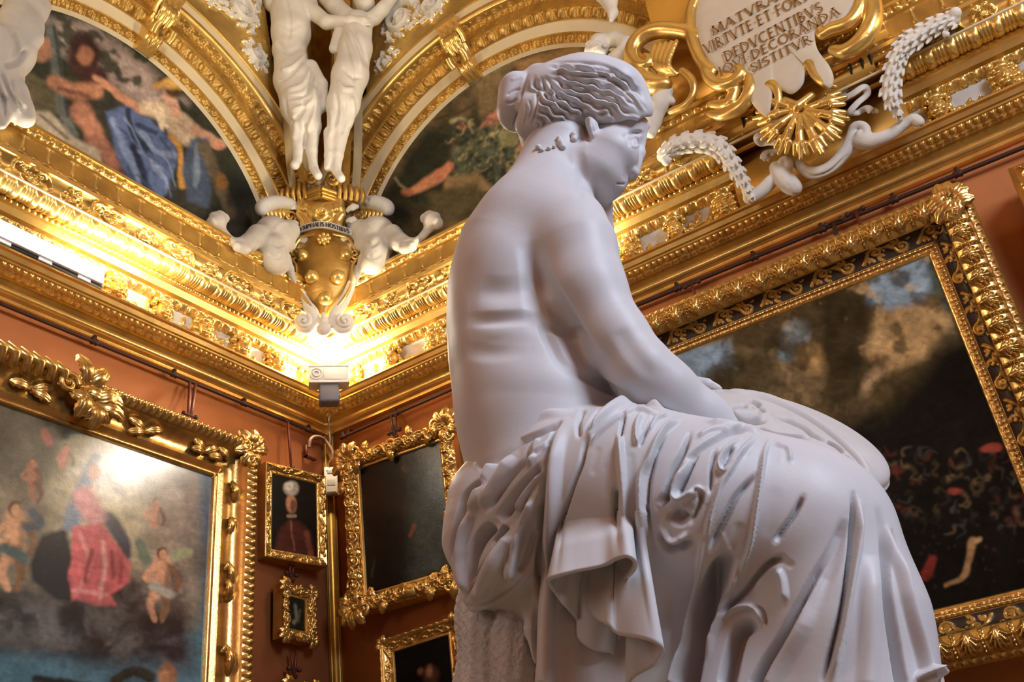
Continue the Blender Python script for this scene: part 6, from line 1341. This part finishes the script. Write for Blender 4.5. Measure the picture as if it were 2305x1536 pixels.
o_ = carve('stucco_limb', M['stucco'], (1320, 1400, -45, 60, -.2, .25), .008, foot_r); tag(o_, 'white stucco foot hanging over the arch at the top edge', 'foot')
# ---- cartouche with its inscription
use_wall('R', .62)
car = empty('inscription_cartouche', PF(1730, 262, 0)); tag(car, 'cream inscription tablet in a scrolling gilt cartouche on the right wall', 'cartouche')
out = [(1585, -60), (1566, 30), (1570, 80), (1590, 130), (1615, 160), (1660, 165), (1684, 175), (1688, 225), (1728, 262), (1742, 200), (1760, 205), (1785, 212), (1808, 190), (1815, 160), (1840, 165), (1865, 200), (1877, 180), (1868, 150), (1840, 110), (1838, 75), (1870, 60), (1905, 40), (1925, -60)]
ring = smooth_line(out + [out[0]], 150)[:-1]; cxy = np.array([1735, 70.])
rows = []
for k, (sc_, e) in enumerate(((1.0, .10), (1.0, .0), (.985, -.012), (.9, -.02), (.6, -.028), (.3, -.032), (.0, -.034))): rows.append(np.array([PF(*(cxy + (p - cxy) * sc_), e) for p in ring]))
pb = MB(); pb.grid(np.array(rows), 0, False, True); M['tablet'] = mat('cream_tablet', (.60, .52, .40), .55, 0, .06, 40, .08, .3, 5); pb.build('tablet', M['tablet'], car)
ltr = MB()
ins = [('MATVRA', (1604, 80), 21, 1755), ('VIRTVTE·ET·FORT', (1588, 122), 24, 1826), ('DEDVCENTIBVS', (1634, 139), 24, 1857), ('IOVI·DECORANDA', (1621, 172), 21, 1894), ('SISTITVR', (1693, 163), 20, 1831)]
for t, (x0, y0), hp_, x1 in ins:
    a = onR(x0, y0, .662); b2 = onR(x1, y0 - .515 * (x1 - x0), .662); Lm = b2[0] - a[0]
    if t == 'MATVRA': Lm *= 1.0
    H = Lm / text_w(t); Hh = hp_ * depth_scale(a) * 1.22
    write(ltr, t, lambda x, y, a=a, H=H, Hh=Hh: a + np.array([x, 0, y / H * Hh]), H)
M['letter'] = mat('brown_gilt_letters', (.24, .11, .025), .5); ltr.build('inscription', M['letter'], car)
def scrolls(s):
    scs(s, [(1590, -40, .06, 13), (1568, 0, .03, 14), (1556, 35, .02, 14), (1560, 90, .02, 14), (1580, 138, .02, 14), (1604, 162, .01, 13)], .015)
    scs(s, [(1575, 82, .04, 16), (1530, 70, .02, 18), (1480, 68, .0, 19), (1440, 86, -.02, 18), (1422, 118, -.03, 17), (1434, 144, -.03, 14), (1455, 146, -.03, 10), (1461, 132, -.03, 8), (1452, 126, -.03, 7)], .012); scs(s, [(1428, 140, .03, 24), (1440, 172, .02, 24), (1468, 190, .02, 22), (1498, 190, .03, 16)], .02)
    for k in range(5): scs(s, [(1475 + 12 * k, 102 - 2 * k, .0, 6), (1468 + 9 * k, 135 + 2 * k, -.02, 7), (1490 + 8 * k, 168, .02, 6)], .006)
    scs(s, [(1585, 150, .02, 11), (1598, 178, .0, 13), (1622, 192, -.01, 13), (1652, 184, -.01, 13), (1668, 164, -.01, 12), (1660, 152, -.01, 9)], .012)
    scs(s, [(1690, 172, .02, 12), (1690, 205, .01, 15), (1668, 240, .02, 14), (1628, 260, .04, 11), (1594, 256, .06, 6)], .02); scs(s, [(1655, 205, .03, 14), (1640, 235, .03, 12), (1600, 235, .05, 8)], .02)
    scs(s, [(1536, 160, .02, 9), (1556, 178, .01, 9), (1562, 205, .02, 8), (1545, 235, .03, 8), (1510, 252, .05, 8)], .01)
    scs(s, [(1940, -30, .02, 15), (1936, 15, .01, 16), (1912, 52, .0, 17), (1872, 66, .0, 15), (1850, 78, .0, 11), (1846, 62, -.01, 8)], .012); scs(s, [(1962, -20, .04, 16), (1966, 40, .02, 20), (1944, 88, .02, 20), (1905, 116, .02, 16), (1872, 112, .03, 9)], .02)
    scs(s, [(1724, 196, .01, 9), (1738, 190, -.01, 10), (1750, 205, -.01, 9), (1752, 232, .0, 7), (1740, 262, .02, 4)], .01); scs(s, [(1812, 152, .01, 9), (1822, 144, -.01, 10), (1832, 166, -.01, 9), (1852, 188, .0, 7), (1882, 196, .02, 4)], .01)
SCS = [([(1640 + 10 * k, 200 + 4 * k), (1630 + 8 * k, 240 - 2 * k)], 4, -10) for k in range(5)] + [([(1950, 10 + 22 * k), (1925 - 10 * k, 60 + 16 * k)], 5, -10) for k in range(4)] + [([(1420 + 14 * k, 160 + 8 * k), (1440 + 12 * k, 150 + 4 * k)], 4, -9) for k in range(4)] + [([(1552, 10 + 22 * k), (1572, 20 + 22 * k)], 4, -9, 1) for k in range(6)]
carve('scroll_frame', M['gold'], (1395, 1995, -70, 285, -.25, .25), .0075, scrolls, SCS, car)
def shell(s):
    sc(s, [(1766, 226, .03, 9), (1795, 240, .01, 11), (1826, 216, .03, 9)], .01)
    for k in range(9):
        a = math.radians(200 - k * 27.5); dx, dy = math.cos(a), math.sin(a)
        sc(s, [(1800 + 14 * dx, 246 + 12 * dy, .03, 5), (1800 + 50 * dx, 250 + 48 * dy, .01, 10), (1801 + 72 * dx, 252 + 70 * dy, .025, 11)], .006)
        for q in (-.14, .0, .14): a2 = a + q; sc(s, [(1801 + 74 * math.cos(a2), 252 + 72 * math.sin(a2), .02, 8), (1803 + (98 + 8 * (q == 0)) * math.cos(a2), 254 + (94 + 8 * (q == 0)) * math.sin(a2), .05, 6)], .006)
carve('shell', M['gold'], (1680, 1930, 195, 375, -.2, .3), .0065, shell, None, car)
# ---- white garlands, ribbons and scrolls under the cartouche
def garland(pts, rs, label, e0=0., curls=()):
    P = smooth_line(np.array(pts, float), 26); R_ = np.interp(np.linspace(0, 1, 26), np.linspace(0, 1, len(rs)), rs)
    def b_(s):
        sc(s, [(p[0], p[1], .03, r * .85) for p, r in zip(P, R_)], .01)
        d_ = nrm(np.gradient(P, axis=0))
        for i in range(0, 26, 2):
            nn = np.array([-d_[i][1], d_[i][0]])
            for n_, q in enumerate((-.85, -.4, .05, .5, .92)): c = P[i] + nn * R_[i] * q + d_[i] * R_[i] * (.35 if n_ % 2 else 0); c2 = c + d_[i] * R_[i] * .6 + nn * R_[i] * q * .3; sc(s, [(c[0], c[1], .03 - .03 * (1 - q * q), R_[i] * .30), (c2[0], c2[1], .0 - .045 * (1 - q * q), R_[i] * .15)], .004)
        for (x, y, r) in curls: sc(s, [(x, y, .0, r)], .01)
    x0, y0 = P.min(0) - 40; x1, y1 = P.max(0) + 40
    o_ = carve('leaf_garland', M['stucco_white'], (x0, x1, y0, y1, -.2, .25), .0065, b_, None); tag(o_, label, 'garland', 'white leaf garlands under the inscription'); return o_
M['stucco_white'] = mat('stucco_white', (.70, .67, .60), .7, 0, .25, 60, .07, .25, 6)
use_wall('R', .50)
garland([(1492, 352), (1520, 328), (1572, 318), (1618, 330), (1650, 372), (1676, 415), (1696, 450)], [16, 20, 22, 22, 18, 14, 7], 'white leaf garland drooping beside the chin of the statue', curls=((1500, 362, 12),))
garland([(2146, 44), (2104, 60), (2060, 88), (2030, 112), (2012, 160), (2006, 215), (2026, 268)], [18, 20, 22, 20, 21, 22, 8], 'white leaf garland drooping at the far end of the inscription, under a rolled tip', curls=((2150, 30, 14), (2130, 78, 8)))
use_wall('R', .42)
def low(s):
    t = np.linspace(0, 1, 22)
    for (cx_, cy_, r0, hd, a0) in ((1764, 368, 19, -1, 2.6), (1938, 300, 20, 1, -2.6)):
        scs(s, [(cx_ + r0 * (1 - .85 * q) * math.cos(a0 + hd * 6 * q), cy_ + r0 * (1 - .85 * q) * math.sin(a0 + hd * 6 * q), -.02 - .02 * q, 10 - 4 * q) for q in t], .008)
    scs(s, [(1748, 378, .0, 16), (1772, 410, .0, 20), (1790, 425, .02, 14)], .02); scs(s, [(1795, 368, .03, 11), (1828, 390, .02, 13), (1868, 378, .02, 13), (1900, 345, .01, 13), (1918, 312, .0, 13), (1922, 292, .0, 11)], .015)
    scs(s, [(1935, 318, .0, 18), (1962, 318, .0, 16), (1998, 306, .0, 13), (2030, 284, .01, 11), (2056, 268, .0, 10), (2072, 276, .0, 9)], .015); scs(s, [(1740, 405, .01, 14), (1712, 432, .01, 13), (1688, 446, .0, 12), (1684, 436, -.01, 8)], .015)
o_ = carve('stucco_scroll', M['stucco_white'], (1660, 2100, 240, 460, -.2, .25), .007, low, [([(1800, 374), (1830, 396), (1870, 384), (1905, 350)], 4, -12), ([(1780, 400), (1790, 425)], 4, -10), ([(1990, 300), (2000, 312)], 3, -8), ([(2015, 290), (2024, 300)], 3, -8), ([(1755, 395), (1775, 420)], 4, -8)]); tag(o_, 'white stucco scroll with two volutes lying along the cornice shelf', 'scroll')
use_wall('R', .36)
for pts, lb_ in (([(1880, 182), (1902, 182), (1896, 214), (1886, 228), (1918, 212), (1944, 196), (1952, 212), (1930, 232), (1914, 252), (1930, 254), (1950, 244), (1962, 250)], 'white fluttering ribbon on the ochre panel, near the drooping garland with the rolled tip'),
                ([(1712, 262), (1738, 270), (1750, 288), (1728, 300), (1704, 306), (1712, 322), (1738, 320), (1754, 328), (1742, 342), (1722, 346), (1718, 358)], 'white curling ribbon between the tablet and the scroll with two volutes')):
    P = smooth_line(pts, 60); rb = MB().tube([PF(x, y, -.03 * math.sin(i * .35)) for i, (x, y) in enumerate(P)], 8.5 * PT(*P[0]), 10, 0, True, (np.array([0, 1., 0]), .35)); e_ = P[-1]
    for k in range(4): rb.ball(PF(e_[0] + 4 * k, e_[1] + 3 * (k % 2) - 2, 0.), 5 * PT(*e_), 0, 8)
    o_ = rb.build('ribbon', M['stucco_white']); tag(o_, lb_, 'ribbon', 'white ribbons under the inscription')
# plain ochre field and mouldings behind the cartouche
M['ochre'] = mat('ochre_gilding', (.52, .26, .045), .45, .55, .05, 30, .12, .4, 3)
fd = MB(); fd.box((GAP[0] - .02, -.20, 4.215 + Z0), (GAP[1] + .02, -.0, 4.67 + Z0), 0)
for (z, o1, r) in ((4.66, .30, .02), (4.71, .36, .026), (4.76, .42, .022)): fd.tube([np.array([GAP[0] - .05, -o1, z + Z0]), np.array([GAP[1] + .1, -o1, z + Z0])], r, 8, 0)
fd.box((GAP[0] + .05, -.44, 4.70 + Z0), (GAP[1] - .05, -.1, 4.86 + Z0), 0); fd.box((GAP[0] - .1, -.50, 4.88 + Z0), (GAP[1] + .1, -.1, 4.94 + Z0), 0)
o_ = fd.build('trim_5', M['ochre'], None, False); tag(o_, kind='structure')
sl = MB()
for u in (4.42, 4.52, 5.22, 5.30, 5.36): sl.tube([np.array([u, -.442, 4.72 + Z0]), np.array([u + .01, -.446, 4.78 + Z0]), np.array([u, -.442, 4.84 + Z0])], [.004, .012, .004], 6, 0)
sl.build('fluting_slot', M['black'], o_)
gb = MB(); zt_ = 6.75
gb.box((3.95, -.42, 6.80), (7.6, -.02, 11.5), 0); o_ = gb.build('trim_6', M['ochre'], None, False); tag(o_, kind='structure')
for o in scn.objects:
    if '_o' in o: del o['_o']
def area(name, loc_, target, size, power, col, spread=None):
    l = bpy.data.lights.new(name, 'AREA'); l.shape = 'RECTANGLE'; l.size, l.size_y = size; l.energy = power; l.color = col
    if spread: l.spread = spread
    o = bpy.data.objects.new(name, l); COL.objects.link(o); o.location = loc_
    o.rotation_euler = (Vector(target) - Vector(loc_)).to_track_quat('-Z', 'Y').to_euler(); return o
w = bpy.data.worlds.new('w'); scn.world = w; w.use_nodes = True; w.node_tree.nodes['Background'].inputs[0].default_value = (.3, .2, .12, 1); w.node_tree.nodes['Background'].inputs[1].default_value = .1
def point(name, p, power, col, r=.08):
    l = bpy.data.lights.new(name, 'POINT'); l.energy = power; l.color = col; l.shadow_soft_size = r
    o = bpy.data.objects.new(name, l); COL.objects.link(o); o.location = p; return o
WARM = (1., .86, .54)
# window daylight from the far side of the room, then an added rear fill
area('window_and_fill_light', (10.4, -5.6, 6.4), (3.9, -4.3, 2.9), (2.2, 3.4), 560, (.73, .83, 1))
area('window_and_fill_light', (1.6, -9.7, 5.0), (4.0, -4.5, 2.6), (1.8, 3.4), 70, (1, .96, .88))  # soft fill added behind the viewpoint to lift the lower left drapery
# floodlights on the cornice, then added uplights out of view
point('corner_flood', (.44, -.44, 6.12), 105, (1., .84, .58), .06)
area('long_flood', (.46, -2.5, 6.03), (.16, -2.4, 7.0), (.9, .12), 20, (1., .84, .58))
area('long_flood', (2.55, -.46, 6.03), (2.55, -.20, 7.2), (.95, .12), 70, (1., .84, .58))
for p, e in (((9.6, -1.0, 6.3), 130), ((8, -9.2, 6.4), 140), ((2.5, -9.2, 6.4), 140), ((10.2, -8, 6.4), 110), ((8.0, -1.2, 6.3), 60), ((.9, -7.5, 6.4), 130)):
    area('bounce_uplight', p, (p[0] * .8 + 1, p[1] * .8 - 1, 12), (1.0, .3), e, WARM)  # unseen uplights added for warm bounce off the ceiling
scn.view_settings.view_transform = 'Standard'; scn.view_settings.look = 'None'; scn.view_settings.exposure = 0.0; scn.view_settings.gamma = 1
scn.cycles.max_bounces = 6; scn.cycles.diffuse_bounces = 3; scn.cycles.glossy_bounces = 3
